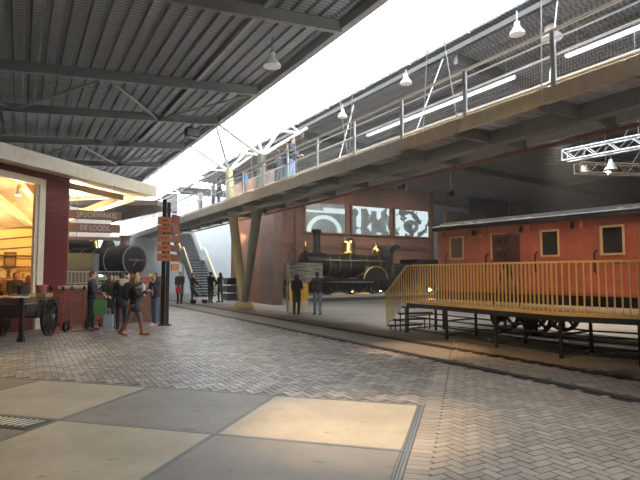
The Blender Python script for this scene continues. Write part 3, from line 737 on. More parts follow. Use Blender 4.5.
# ================================================================ boarding platform with yellow railing
PA, PK, PR = V((2.55, 15.25, 0)), V((4.85, 10.59, 0)), V((7.05, 8.93, 0))
NRM = V((.813, .582, 0))
pt = thing('boarding_platform', (4.85, 10.59, 0), 0.0, 'black framed boarding platform with yellow baluster railing in front of the red carriage', 'platform')
o_ = PK
def pl(p, z=0.0): return V((p.x-o_.x, p.y-o_.y, z))
def back(p, v=12.6): return p + NRM*(v - p.dot(NRM))
M_ybar = mat('yellow_wood_bars', (.74, .50, .18), .5, 0, .12, 5); M_plat = mat('platform_boards', (.26, .17, .08), .7, 0, .2, 3); M_blk = mat('black_platform_steel', (.015, .014, .014), .5)
poly = [PA, PK, PR, back(PR), back(PA)]
MB().prism([(p.x-o_.x, p.y-o_.y) for p in poly], 'z', .86, .92).build('deck', M_plat, pt, smooth=False)
eb = MB()
for p, q in ((PA, PK), (PK, PR)): eb.bar(pl(p, .895), pl(q, .895), .06, .07)
eb.build('deck_edge', M_ybar, pt, smooth=False)
ef = MB()
for p, q in ((PA, PK), (PK, PR), (back(PR), back(PA)), (back(PA), PA)): ef.bar(pl(p, .80), pl(q, .80), .06, .11)
ef.build('edge_frame', M_blk, pt, smooth=False)
def lerp(p, q, t): return p + (q-p)*t
feet = [PA, lerp(PA, PK, .33), lerp(PA, PK, .66), PK, lerp(PK, PR, .5), PR]
rear = [back(p, p.dot(NRM)+1.2) for p in feet]
rear2 = [back(p, 12.5) for p in (feet[0], feet[4], feet[5])]
for p in feet + rear + rear2:
    MB().cbox(pl(p, .40), (.055, .055, .80), .5).build('leg', M_blk, pt, smooth=False)
fr = MB()
for z in (.12, .48):
    for A in (feet, rear):
        for p, q in zip(A, A[1:]): fr.bar(pl(p, z), pl(q, z), .035, .035)
    for p, q in zip(feet, rear): fr.bar(pl(p, z), pl(q, z), .035, .035)
fr.build('cross_bracing', M_blk, pt, smooth=False)
def railing(pts, z0s, n):
    (p, q), (za, zb) = pts, z0s
    for k in range(n):
        t = (k+.5)/n; c = lerp(p, q, t); z0 = za + (zb-za)*t
        MB().cbox(pl(c, 0) + V((0, 0, z0+.51)), (.028, .028, 1.03), .52 if q is PK or p is PA else .92).build('baluster', M_ybar, pt, smooth=False)
    MB().bar(pl(p, za+1.045), pl(q, zb+1.045), .06, .04).build('top_rail', M_ybar, pt, smooth=False)
railing((PA, PK), (.9, .9), 46); railing((PK, PR), (.9, .9), 21)
dirS = (PA-PK).normalized(); SB = PA + dirS*1.15
railing((PA, SB), (.9, .02), 10)
side = V((dirS.y, -dirS.x, 0))
for k in range(4):
    z = .72 - k*.2; c = PA + dirS*(.15 + .26*k)
    MB().bar(pl(c, z), pl(c + side*1.15, z), .24, .055).build('stair_tread', M_blk, pt, smooth=False)
for k in range(4):
    c = PA + dirS*(.15 + .26*k)
    for o in (0.03, 1.12): MB().bar(pl(c + side*o, 0), pl(c + side*o, .72-k*.2), .035, .035).build('stair_post', M_blk, pt, smooth=False)

# box on tripod standing on the platform
k_ = (506.5-320)/520; Yb = 13.3
bt = thing('viewing_box', (k_*Yb, Yb, .92), math.radians(38), 'old brown box with two round lenses on a tripod standing on the boarding platform', 'viewing box')
M_bxw = mat('dark_mahogany', (.06, .026, .018), .45, 0, .2, 5)
MB().box(-.25, .25, -.25, .25, 1.14, 1.82).build('box', M_bxw, bt, smooth=False)
MB().box(-.27, .27, -.27, .27, 1.82, 1.85).box(-.27, .27, -.27, .27, 1.11, 1.14).box(-.26, .26, -.26, .26, 1.475, 1.49).build('moulding', mat('mahogany_edge', (.15, .06, .035), .4), bt, smooth=False)
for z in (1.30, 1.65):
    lz = MB(); lz.ring((-.27, 0, z), 'x', .08, .14, .07, 24); q = lz.build('lens_ring', M_bxw, bt)
    MB().disc((-.26, 0, z), 'x', .08, .03, 20).build('lens', mat('lens_glass', (.05, .04, .05), .1), bt)
    MB().box(-.31, -.25, -.16, .16, z+.14, z+.165).build('lens_hood', MATS['mahogany_edge'], bt, smooth=False)
for a in (.4, 2.5, 4.6):
    MB().tube((.06*math.cos(a), .06*math.sin(a), 1.12), (.38*math.cos(a), .38*math.sin(a), 0.0), .03, .022, 8).build('tripod_leg', M_black, bt)
MB().disc((0, 0, 1.09), 'z', .12, .06, 18).build('tripod_head', M_black, bt)

bt.scale = (.95, .95, .97)
# ================================================================ shop building on the left (slab frame)
def ss(mb, name, m, **k): return struct(mb.build(name, m, rot=SLAB, loc=(0, 0, 0), smooth=False, **k))
FC = -12.74
M_wine = mat('wine_red_boards', (.15, .022, .022), .4, 0, .12, 2)
wl = MB()
for k in range(27):
    z0 = .04 + k*.18; z1 = z0+.172
    wl.box(FC-.12, FC, 13.36, 14.4, z0, z1)
wl.box(FC-.25, FC-.12, 13.36, 14.38, 0, 4.9)
wl.box(FC-.12, FC, 2.0, 13.36, 4.68, 4.88)
ss(wl, 'wall_shop', M_wine)
wf = MB(); wf.box(FC-.16, FC+.03, 13.12, 13.36, .0, 4.68); wf.box(FC-.16, FC+.03, 2.0, 13.36, 4.48, 4.68); wf.box(FC-.16, FC+.03, 2, 13.12, .75, .95)
wf.box(FC-.12, FC-.02, 13.02, 13.12, .95, 4.48)
ss(wf, 'window_3', mat('warm_white_frame', (.84, .74, .56), .45))
ss(MB().box(FC-.1, FC-.08, 2, 13.05, .95, 4.48), 'window_4', M_glass)
ss(MB().box(FC-.12, FC-.06, 2, 13.12, 0, .75), 'wall_shop_plinth', M_wine)
# canopy roof and fascia
fs = MB(); fs.box(FC-8.5, FC+.55, 1.0, 18.6, 4.90, 4.95); fs.box(FC+.5, FC+.58, 1.0, 18.6, 4.86, 5.30); fs.box(FC-8.5, FC+.58, 18.55, 18.63, 4.86, 5.30); fs.box(FC-8.5, FC+.5, 1.0, 18.55, 5.22, 5.28)
ss(fs, 'trim_7', mat('pale_fascia', (.84, .76, .60), .55))
# shop room behind the window
M_yellow = mat('warm_yellow_plaster', (.82, .62, .26), .7, 0, .06, .8)
M_tan = mat('tan_ceiling', (.50, .42, .31), .7)
rm = MB()
def wallq(p, q, z0, z1, mb):
    d = V((q[1]-p[1], p[0]-q[0])).normalized()*.05
    mb.add([(p[0], p[1], z0), (q[0], q[1], z0), (q[0], q[1], z1), (p[0], p[1], z1), (p[0]+d.x, p[1]+d.y, z0), (q[0]+d.x, q[1]+d.y, z0), (q[0]+d.x, q[1]+d.y, z1), (p[0]+d.x, p[1]+d.y, z1)], [(0,1,2,3), (7,6,5,4), (0,4,5,1), (2,6,7,3), (1,5,6,2), (0,3,7,4)])
wallq((FC-.3, 14.25), (FC-2.2, 16.15), 0, 4.9, rm); wallq((FC-2.2, 16.2), (FC-6.5, 11.9), 0, 3.6, rm); wallq((FC-6.5, 11.9), (FC-6.5, 2), 0, 4.9, rm)
ss(rm, 'wall_shop_inner', M_yellow)
ss(MB().box(FC-6.5, FC-.2, 1.9, 2.0, 0, 4.9), 'wall_shop_side', M_yellow)
sc_ = MB().add([(FC-2.1, 16.3, 3.35), (FC-6.6, 11.8, 3.35), (FC-3.9, 9.1, 4.88), (FC-.1, 12.9, 4.88), (FC-.3, 14.3, 4.88)], [(0, 1, 2, 3, 4)])
struct(sc_.build('ceiling_shop', M_tan, rot=SLAB, loc=(0, 0, 0), smooth=False, fix=False))
for i, (p, q_, w_) in enumerate((((FC-.7, 13.0, 4.75), (FC-1.6, 15.3, 3.7), .24), ((FC-1.9, 12.6, 4.6), (FC-2.6, 15.5, 3.5), .2), ((FC-2.2, 11.2, 4.8), (FC-4.0, 13.9, 3.7), .2))):
    struct(MB().bar(p, q_, w_, w_).build('roof_beam', M_cream, rot=SLAB, base=True, smooth=False))
def ew(t, off=0.0, z=0.0):          # point on the inner end wall of the shop
    c, l = FC-2.2-t*.7071+off*.7071, 16.2-t*.7071-off*.7071
    return slab(c, l, z)
ER = SLAB + math.radians(45)
for i, (z, dz) in enumerate(((1.95, .02), (2.35, .02), (2.72, -.25), (3.1, -.3), (3.45, -.3))):
    p, q_ = ew(.15, 1.1 if i > 1 else .12, z), ew(2.4, 1.1 if i > 1 else .12, z+dz)
    r_o = MB().tube(p, q_, .03, n=6).build('wall_rail', mat('brown_rail', (.12, .06, .03), .5), base=True)
    tag(r_o, ['lowest', 'second lowest', 'middle', 'second highest', 'highest'][i] + ' dark rail across the lit shop interior', 'rail', 'rails inside the shop')
pc = thing('picture', ew(1.42, .04, 1.95), ER, 'dark framed picture on the yellow wall inside the shop', 'picture')
MB().box(-.2, .2, -.03, .03, 0, .55).build('frame', M_timber, pc, smooth=False)
MB().box(-.14, .14, -.04, .04, .07, .48).build('print', mat('brown_print', (.35, .2, .08), .6), pc, smooth=False)
sf = thing('shop_shelf', ew(1.0, .3, 0), ER, 'wooden shelf unit holding goods inside the lit shop', 'shelf')
for z in (.4, .8, 1.2, 1.55): MB().box(-.75, .75, -.2, .2, z-.02, z+.02).build('shelf_board', M_wood, sf, smooth=False)
for x in (-.75, .75): MB().box(x-.02, x+.02, -.2, .2, 0, 1.6).build('side_panel', M_wood, sf, smooth=False)
rg = random.Random(4); cols = [(.4, .1, .06), (.6, .45, .2), (.15, .1, .08), (.65, .6, .5), (.35, .2, .1)]
for i in range(9):
    tag(MB().box(-.055, .055, -.08, .08, 0, rg.uniform(.14, .34)).build('boxed_gift', mat('gift_%d' % (i % 5), cols[i % 5], .6), loc=ew(.4+i*.15, .3, 1.57), rot=ER, smooth=False), 'small boxed gift standing on top of the shop shelf', 'box', 'boxed gifts on the shop shelf')
ct = thing('shop_counter', slab(FC-.75, 11.6), SLAB, 'dark wooden counter just inside the shop window', 'counter')
MB().box(-.3, .3, -1.6, 1.1, 0, 1.0).build('body', M_timber, ct, smooth=False); MB().box(-.33, .33, -1.65, 1.15, 1.0, 1.05).build('top', M_wood, ct, smooth=False)
tl = thing('till', slab(FC-.75, 12.4, 1.05), SLAB + 1.2, 'dark till standing on the shop counter', 'till')
MB().box(-.14, .14, -.13, .13, 0, .14).build('body', M_black, tl, smooth=False); MB().bar((0, 0, .14), (0, -.05, .36), .26, .03).build('screen', mat('till_screen', (.2, .17, .1), .3), tl, smooth=False)
fl = thing('sunflower', slab(FC-.65, 11.75, 1.05), 0, 'yellow sunflower in a vase on the shop counter', 'flower')
MB().lathe([(.05, 0), (.07, .1), (.04, .2)], n=12).build('vase', M_white, fl); MB().tube((0, 0, .1), (0, -.02, .34), .01).build('stem', mat('stem', (.1, .25, .05)), fl); MB().ell((0, -.04, .38), (.11, .05, .11)).build('bloom', mat('petal', (.8, .5, .05)), fl)
for i, (t, off, z) in enumerate(((.35, 1.5, 3.75), (1.9, 1.3, 3.6), (1.2, 3.0, 4.2))):
    p = ew(t, off, z); lp = thing('shop_lamp', p, 0, ['shop ceiling spot nearest the window corner', 'shop ceiling spot farthest inside', 'shop ceiling spot over the counter'][i], 'lamp', 'shop ceiling spots')
    MB().lathe([(.05, .3), (.05, .12), (.08, .05), (.09, 0)], n=16).build('lamp_shade', M_white, lp); MB().disc((0, 0, 0.005), 'z', .075, .01).build('bulb', lamp_mat('warm_bulb', (1, .75, .4), 12), lp)
    light('POINT', 'shop_light', p - V((0, 0, .25)), SHOPW, (1, .66, .32), .12)

# entrance canopy: timber frame, struts and bright inner panel
M_bt = mat('canopy_timber', (.40, .31, .20), .6, 0, .12, 4)
struct(MB().bar((FC-.35, 14.42, 4.72), (FC-.35, 17.6, 4.72), .2, .22).build('roof_beam', M_bt, rot=SLAB, base=True, smooth=False))
struct(MB().bar((FC-.3, 17.3, 4.66), (FC-2.3, 15.9, 3.5), .16, .2).build('roof_beam', M_lighttimber, rot=SLAB, base=True, smooth=False))
struct(MB().bar((FC-.2, 18.2, 4.75), (FC-3.0, 16.9, 3.7), .16, .2).build('roof_beam', M_lighttimber, rot=SLAB, base=True, smooth=False))
struct(MB().box(FC-6.2, FC-6.1, 17.4, 24.5, 3.5, 5.05).build('trim_8', M_white, rot=SLAB, base=True, smooth=False))
M_brown = mat('grey_brown_post', (.16, .12, .09), .7)
for (c, l) in ((FC-5.6, 19.9), (FC-4.2, 18.75)):
    struct(MB().box(c-.22, c+.22, l-.2, l+.2, 0, 4.9).build('pillar', M_brown, rot=SLAB, base=True, smooth=False))
cl = thing('added_canopy_lamp', slab(FC-1.6, 16.6, 4.84), SLAB, 'warm lamp added under the shop entrance canopy to brighten its soffit', 'lamp')  # lamp added to brighten the canopy soffit and inner panel
MB().lathe([(.12, .06), (.2, 0)], n=18).build('housing', M_white, cl); MB().disc((0, 0, 0), 'z', .18, .02).build('bulb', lamp_mat('added_canopy_bulb', (1, .85, .6), 8), cl)
light('POINT', 'added_canopy_light', slab(FC-1.6, 16.6, 4.5), CANW, (1, .92, .78), .2)
# second dark roof beyond
struct(MB().add([(-13.2, 27, 5.3), (-9.6, 30.5, 5.75), (-9.9, 34, 5.9), (-14.5, 31, 4.3), (-13.2, 27, 5.55), (-9.6, 30.5, 6.05), (-9.9, 34, 6.2), (-14.5, 31, 4.55)], [(3,2,1,0), (4,5,6,7), (0,1,5,4), (1,2,6,5), (2,3,7,6), (3,0,4,7)]).build('roof_slab', M_timber, base=True, smooth=False))

# hanging signs
sgn = {}
M_sign = mat('brown_sign_board', (.38, .235, .165), .55, 0, .1, 3); M_let = mat('white_letters', (.95, .93, .88), .5)
SD = math.radians(24)
Ys = 18.2
for i, (u0, u1, v0, v1, txt, lab) in enumerate(((69, 117, 210.5, 219.5, 'SPOORWINKEL', 'brown hanging sign board lettered SPOORWINKEL beside the red shop wall'), (69, 116.5, 223.5, 232.5, 'DE LOODS', 'brown hanging sign board lettered DE LOODS'), (69, 116.5, 237, 240.3, '', 'thin blank brown board hung lowest under the lettered signs'))):
    uc = (u0+u1)/2; X = (uc-320)/520*Ys; wd = (u1-u0)/520*Ys*1.06; zc = 1.7+(274-(v0+v1)/2)/520*Ys; hh = (v1-v0)/520*Ys
    q = thing('hanging_sign', (X, Ys, zc-hh/2), SD, lab, 'sign', 'hanging signs at the shop entrance')
    MB().box(-wd/2, wd/2, -.03, .03, 0, hh).build('board', M_sign, q, smooth=False)
    if txt: text('lettering', txt, hh*.85, M_let, q, (wd*(.06 if i == 0 else .02), -.034, hh*.48), (PI/2, 0, 0), .004, wd*(.74 if i == 0 else .52))
    ztop = 4.9 if i == 0 else 1.7+(274-(219.5 if i == 1 else 232.5)+.3)/520*Ys
    cd = MB()
    for x in (-wd*.30, wd*.36): cd.tube((x, 0, hh), (x, 0, ztop-(zc-hh/2)), .01, n=6)
    cd.build('cord', M_steel, q)

# low brick wall, railing, cabinet
LW0, LW1 = V((-9.0, 16.65, 0)), V((-5.95, 18.75, 0)); ld_ = (LW1-LW0).normalized(); la = math.atan2(ld_.y, ld_.x); LL = (LW1-LW0).length
o = MB().box(0, LL, 0, .35, 0, 1.22).build('wall_low', M_brick2, loc=LW0, rot=la); struct(o)
struct(MB().box(-.05, LL+.02, -.05, .4, 1.22, 1.32).build('trim_9', mat('stone_coping', (.42, .36, .28), .7), loc=LW0, rot=la, smooth=False))
gp = thing('gate_post', LW1 + ld_*.2, la, 'squat brick post with pale cap ending the low wall by the shop', 'post')
MB().box(-.2, .2, -.05, .4, 0, 1.62).build('brickwork', M_brick2, gp, smooth=False); MB().box(-.26, .26, -.11, .46, 1.62, 1.74).build('cap', mat('stone_cap', (.6, .5, .38), .7), gp, smooth=False)
rl = thing('wall_railing', LW0 + V((0, 0, 1.32)), la, 'thin metal railing standing along the top of the low brick wall', 'railing')
MB().box(.3, LL-.9, .16, .2, .44, .48).build('top_rail', M_steel, rl, smooth=False)
MB().box(.3, LL-.9, .16, .2, .06, .09).build('bottom_rail', M_steel, rl, smooth=False)
for k in range(22): MB().box(.3+k*.115, .32+k*.115, .165, .195, 0 if k % 7 == 0 else .09, .44).build('baluster', M_steel, rl, smooth=False)
cbn = thing('metal_cabinet', (-9.2, 19.9, 0), math.radians(8), 'grey green metal cabinet behind the low brick wall next to the shop', 'cabinet')
MB().box(-.5, .5, 0, .8, 0, 2.5).build('body', mat('grey_green_metal', (.075, .08, .072), .6), cbn, smooth=False)
for z in (1.3, 1.9): MB().box(-.48, .48, -.02, 0, z+.02, z+.56).build('door', mat('grey_green_metal2', (.09, .096, .085), .6), cbn, smooth=False)

# ================================================================ luggage cart, goods, sack trucks
axd = V((.97, .10, 0)); ca = math.atan2(axd.y, axd.x)
cart = thing('luggage_cart', (-8.07, 14.37, 0), ca, 'antique black luggage cart with large spoked wheels beside the shop window', 'cart')
M_cart = mat('black_cart_wood', (.025, .022, .02), .55)
for x in (-.62, .62):
    MB().wheel((x, 0, .53), 'x', .53, .07, 12, .10, .13, .045).build('wheel', M_cart, cart, smooth=False)
    MB().lathe([(.06, -.06), (.06, .06)], (x+.06, 0, .53), 'x', 12).build('hub_cap', M_steel, cart)
MB().tube((-.62, 0, .53), (.62, 0, .53), .035, n=8).build('axle', M_cart, cart)
MB().box(-.5, .5, -1.15, .85, .84, .92).build('bed', M_cart, cart, smooth=False)
for x in (-.46, .46): MB().box(x-.04, x+.04, -1.15, .85, .72, .84).box(x-.03, x+.03, -.5, .5, .53, .74).build('side_beam', M_cart, cart, smooth=False)
MB().box(.46, .5, -.3, .85, .92, 1.0).box(-.5, -.46, -.3, .85, .92, 1.0).build('side_board', M_cart, cart, smooth=False)
for x in (.42,): MB().box(x-.05, x+.05, -1.24, -1.15, .08, 1.1).cbox((x, -1.19, .05), (.14, .14, .1)).build('prop_leg', M_cart, cart, smooth=False)
MB().box(-.4, .3, -1.22, -1.15, .8, .9).build('drawbar_end', M_cart, cart, smooth=False)
def cl_(x, y, z): R = Matrix.Rotation(ca, 3, 'Z'); return V((-8.07, 14.37, 0)) + R @ V((x, y, z))
M_crate = mat('pale_crate_wood', (.50, .34, .18), .6, 0, .15, 6)
for i, (x, y, sx, sy, lab) in enumerate(((.2, .45, .44, .5, 'pale wooden crate at the far end of the luggage cart under the red pot'), (-.05, -.12, .5, .42, 'pale wooden crate in the middle of the luggage cart under the dark pot'))):
    q = thing('wooden_crate', cl_(x, y, .92), ca, lab, 'crate', 'crates on the luggage cart')
    MB().box(-sx/2, sx/2, -sy/2, sy/2, 0, .02).build('bottom', M_crate, q, smooth=False)
    for (a, b_, c, d) in ((-sx/2, sx/2, -sy/2, -sy/2+.02), (-sx/2, sx/2, sy/2-.02, sy/2), (-sx/2, -sx/2+.02, -sy/2, sy/2), (sx/2-.02, sx/2, -sy/2, sy/2)):
        MB().box(a, b_, c, d, .02, .11).box(a, b_, c, d, .13, .24).build('side_slats', M_crate, q, smooth=False)
for (x, y, c, lab) in ((.2, .45, (.42, .12, .1), 'faded red pot standing in the crate at the far end of the cart'), (-.05, -.12, (.05, .045, .045), 'dark pot standing in the crate in the middle of the cart')):
    q = thing('pot', cl_(x, y, .94), 0, lab, 'pot', 'pots on the luggage cart')
    MB().lathe([(.10, 0), (.13, .15), (.14, .42), (.12, .43), (.11, .2), (.02, .18)], n=20).build('body', mat('pot_%.2f' % c[0], c, .5), q)
    MB().ring((0, 0, .43), 'z', .12, .165, .04).build('rim', mat('pot_rim_%.2f' % c[0], tuple(k*1.5 for k in c), .5), q)
q = thing('display_tray', cl_(-.02, -.75, .92), ca, 'shallow brown tray of books on the near end of the luggage cart', 'tray')
MB().box(-.46, .46, -.4, .36, 0, .03).build('bottom', M_wood, q, smooth=False)
for (a, b_, c, d) in ((-.46, .46, -.4, -.37), (-.46, .46, .33, .36), (-.46, -.43, -.4, .36), (.43, .46, -.4, .36)): MB().box(a, b_, c, d, .03, .17).build('side', M_timber, q, smooth=False)
bc_ = [(.75, .72, .66), (.5, .08, .06), (.72, .7, .68), (.12, .12, .16), (.7, .66, .6), (.65, .62, .6), (.45, .3, .15), (.74, .72, .7)]
bn = ['white', 'red', 'off-white', 'dark', 'cream', 'greyish', 'brown', 'bright white']
bp_ = ['back left corner', 'back middle', 'back right corner', 'centre left', 'centre', 'front left', 'front middle', 'front right']
for i in range(8):
    x = -.3 + (i % 3)*.3; y = -.27 + (i//3)*.24
    tag(MB().cbox((0, 0, .08), (.2, .17, .16), 0).build('book', mat('book_%d' % i, bc_[i], .6), loc=cl_(-.02+x, -.75+y, .95), rot=ca+rg.uniform(-.25, .25), smooth=False), bn[i] + ' covered book lying in the ' + bp_[i] + ' of the brown cart tray', 'book', 'books in the cart tray')
M_rt = mat('red_truck_paint', (.58, .07, .06), .45)
for i, (x, y, rz, lab) in enumerate(((-7.68, 15.2, .1, 'red sack truck nearest the luggage cart, leaning at the low brick wall'), (-7.28, 15.72, .5, 'red sack truck in the middle of three at the low brick wall'), (-6.98, 16.35, .9, 'red sack truck nearest the standing man at the low brick wall'))):
    q = thing('sack_truck', (x, y, 0), rz, lab, 'sack truck', 'red sack trucks by the low wall')
    f_ = MB()
    for sx in (-.17, .17): f_.path([(sx, -.02, .06), (sx, .1, .6), (sx, .2, 1.1), (sx, .12, 1.26)], .024, 8)
    for (z, y_) in ((.3, .035), (.58, .095), (.86, .15), (1.08, .195)): f_.tube((-.17, y_, z), (.17, y_, z), .024, n=6)
    for sx in (-.17, .17): f_.tube((sx, .04, .3), (sx, .2, .14), .016, n=6)
    f_.build('frame', M_rt, q)
    for sx in (-.17, .17): MB().tube((sx, .12, 1.24), (sx, .0, 1.32), .032, n=8).build('handle_grip', M_black, q)
    MB().box(-.2, .2, -.26, 0, .02, .04).build('toe_plate', M_rt, q, smooth=False)
    for sx in (-.24, .24):
        w_ = MB().lathe([(.08, -.035), (.15, -.035), (.165, 0), (.15, .035), (.08, .035)], (sx, .12, .165), 'x', 20, True).build('wheel', M_black, q); MB().disc((sx, .12, .165), 'x', .085, .05, 16).build('wheel_hub', M_rt, w_)
    MB().tube((-.26, .12, .165), (.26, .12, .165), .015, n=6).build('axle', M_steel, q)

# ================================================================ signpost with wooden direction boards
sp = thing('signpost', (-5.16, 17.4, 0), math.radians(14), 'tall black signpost hung with orange wooden direction boards', 'signpost')
M_or = mat('orange_wood_board', (.58, .18, .06), .5, 0, .15, 5); M_ordk = mat('dark_orange_wood', (.2, .06, .03), .6)  # darker orange-brown for the side boards and inscriptions
MB().box(-.13, .0, -.07, .07, 0, 4.2).build('pole', M_black, sp, smooth=False); MB().box(.02, .13, -.07, .07, 0, 4.1).build('pole', mat('dark_post', (.03, .025, .025), .5), sp, smooth=False)
MB().box(-.2, .22, -.16, .16, 0, .04).build('base', M_black, sp, smooth=False)
for i, (v0, v1) in enumerate(((217, 225), (225.5, 233), (234, 243), (244.2, 252), (253, 261.5))):
    z1, z0 = 1.7+(274-v0)/520*17.4, 1.7+(274-v1)/520*17.4
    b_ = MB().box(-.27, .17, -.17, -.13, z0+.01, z1-.01)
    sb = b_.build('direction_board', M_or, sp, smooth=False)
    MB().box(-.12, .04, -.174, -.17, (z0+z1)/2-.02, (z0+z1)/2+.03).build('inscription', M_ordk, sb, smooth=False)
for i, (v0, v1) in enumerate(((214.5, 224), (225, 233), (235, 243), (245, 252), (254, 262), (263.5, 271))):
    z1, z0 = 1.7+(274-v0)/520*17.4, 1.7+(274-v1)/520*17.4
    b_ = MB().bar((.19, -.18, (z0+z1)/2), (.42, .2, (z0+z1)/2), .03, z1-z0-.02)
    b_.build('direction_board', M_or if i == 5 else M_ordk, sp, smooth=False)

# ================================================================ staircase up to the footbridge
stc = thing('staircase', hall(12.15, 37.4, 0), HALL, 'straight grey metal staircase with yellow handrails climbing to the footbridge', 'staircase')
M_st = mat('grey_stair_paint', (.35, .37, .38), .5); M_yr = mat('yellow_handrail', (.80, .60, .22), .4)
NST = 26; RUN, RISE = .24, 5.15/NST
def stx(k):   # along distance with a landing after step 14
    return k*RUN + (0.9 if k >= 14 else 0)
for k in range(NST):
    MB().box(-.95, .65, stx(k), stx(k)+RUN+.03, (k+1)*RISE-.05, (k+1)*RISE).box(-.93, .63, stx(k)+RUN, stx(k)+RUN+.02, k*RISE+.04, (k+1)*RISE-.05).build('tread', mat('dark_tread', (.05, .052, .055), .6), stc, smooth=False)
MB().box(-.95, .65, 14*RUN, 14*RUN+.92, 14*RISE-.08, 14*RISE).build('landing', M_st, stc, smooth=False)
for x in (-1.0, .7):
    s_ = MB(); s_.bar((x, 0, .1), (x, 14*RUN, 14*RISE), .05, .32); s_.bar((x, 14*RUN, 14*RISE-.02), (x, 14*RUN+.9, 14*RISE-.02), .05, .32); s_.bar((x, 14*RUN+.9, 14*RISE), (x, stx(NST), 5.15), .05, .32)
    s_.build('stringer', M_st, stc, smooth=False)
    h_ = MB(); h_.path([(x, 0, 1.05), (x, 14*RUN, 14*RISE+1.0), (x, 14*RUN+.9, 14*RISE+1.0), (x, stx(NST), 6.15)], .055, 8)
    h_.build('handrail', M_yr, stc)
    pn_ = MB()
    for (ya, za, yb, zb) in ((0, .2, 14*RUN, 14*RISE), (14*RUN, 14*RISE, 14*RUN+.9, 14*RISE), (14*RUN+.9, 14*RISE, stx(NST), 5.15)):
        pn_.add([(x-.01, ya, za+.15), (x-.01, yb, zb+.15), (x-.01, yb, zb+.92), (x-.01, ya, za+.82), (x+.01, ya, za+.15), (x+.01, yb, zb+.15), (x+.01, yb, zb+.92), (x+.01, ya, za+.82)], [(0,1,2,3), (7,6,5,4), (0,4,5,1), (3,2,6,7), (0,3,7,4), (1,5,6,2)])
    pn_.build('side_panel', mat('pale_side_panel', (.40, .44, .47), .5), stc, smooth=False)
for (y, z) in ((14*RUN+.4, 14*RISE-.1),):
    for x in (-.9, .6): MB().box(x-.06, x+.06, y-.06, y+.06, 0, z).build('support_post', M_st, stc, smooth=False)
MB().bar((-.9, 14*RUN-.6, 2.2), (-2.4, 14*RUN-.4, 3.3), .1, .1).build('brace', M_steel, stc, smooth=False)

# ================================================================ picture screens on the brick wall
def screen_mat(i):
    m = D.materials.new('screen_image'); nt, N, L = nodes_of(m); b = N['Principled BSDF']; b.inputs['Base Color'].default_value = (.02, .02, .02, 1); b.inputs['Roughness'].default_value = .4
    tc = N.new('ShaderNodeTexCoord'); sp = N.new('ShaderNodeSeparateXYZ'); L.new(tc.outputs['Object'], sp.inputs[0])
    def mth(op, a, b_=None, c=None):
        n = N.new('ShaderNodeMath'); n.operation = op
        for k, q in enumerate((a, b_, c)):
            if q is None: continue
            if isinstance(q, (int, float)): n.inputs[k].default_value = q
            else: L.new(q, n.inputs[k])
        return n.outputs[0]
    x, z = sp.outputs[0], sp.outputs[2]
    nz = N.new('ShaderNodeTexNoise'); nz.inputs['Detail'].default_value = 3; nz.inputs['Scale'].default_value = (1.2, 1.1, 1.4)[i]
    mp = N.new('ShaderNodeMapping'); mp.inputs['Location'].default_value = ((3, 0, 7), (5.3, 0, 1.2), (9.1, 0, 4.4))[i]; L.new(tc.outputs['Object'], mp.inputs[0]); L.new(mp.outputs[0], nz.inputs['Vector'])
    nf = nz.outputs['Fac']
    if i == 0:
        dx = mth('ADD', x, .1); dz = mth('ADD', z, -.05)
        r = mth('SQRT', mth('ADD', mth('MULTIPLY', dx, dx), mth('MULTIPLY', mth('MULTIPLY', dz, dz), 1.5)))
        ring = mth('MULTIPLY', mth('LESS_THAN', r, 1.42), mth('GREATER_THAN', r, 1.08))
        line = mth('MULTIPLY', mth('LESS_THAN', mth('ABSOLUTE', mth('SUBTRACT', z, 1.44)), .07), 1)
        bars = mth('MULTIPLY', mth('LESS_THAN', mth('ABSOLUTE', mth('SUBTRACT', z, 1.62)), .12), mth('GREATER_THAN', x, -.2))
        v = mth('ADD', mth('MULTIPLY', mth('MAXIMUM', mth('MAXIMUM', ring, line), bars), .5), mth('ADD', .25, mth('MULTIPLY', nf, .22)))
    elif i == 1:
        st = mth('GREATER_THAN', nf, .5); hi = mth('GREATER_THAN', z, 1.75)
        bars = mth('GREATER_THAN', mth('FRACT', mth('MULTIPLY', x, 1.1)), .55)
        v = mth('ADD', mth('MULTIPLY', mth('MAXIMUM', mth('MULTIPLY', st, bars), mth('MULTIPLY', hi, st)), .6), mth('ADD', .16, mth('MULTIPLY', nf, .35)))
    else:
        st = mth('GREATER_THAN', nf, .47)
        r = mth('SQRT', mth('ADD', mth('MULTIPLY', mth('ADD', x, .1), mth('ADD', x, .1)), mth('MULTIPLY', mth('SUBTRACT', z, .75), mth('MULTIPLY', mth('SUBTRACT', z, .75), 2))))
        hole = mth('GREATER_THAN', mth('ABSOLUTE', mth('SUBTRACT', r, .55)), .2)
        v = mth('ADD', mth('MULTIPLY', mth('MULTIPLY', st, hole), .68), mth('ADD', .15, mth('MULTIPLY', nf, .3)))
    cr_ = N.new('ShaderNodeValToRGB'); cr_.color_ramp.elements[0].color = (.0, .0, .0, 1); cr_.color_ramp.elements[0].position = .18; cr_.color_ramp.elements[1].position = .9; cr_.color_ramp.elements[1].color = (.80, .98, 1.0, 1)
    L.new(v, cr_.inputs[0]); L.new(cr_.outputs[0], b.inputs['Emission Color']); b.inputs['Emission Strength'].default_value = SCREEN
    return m
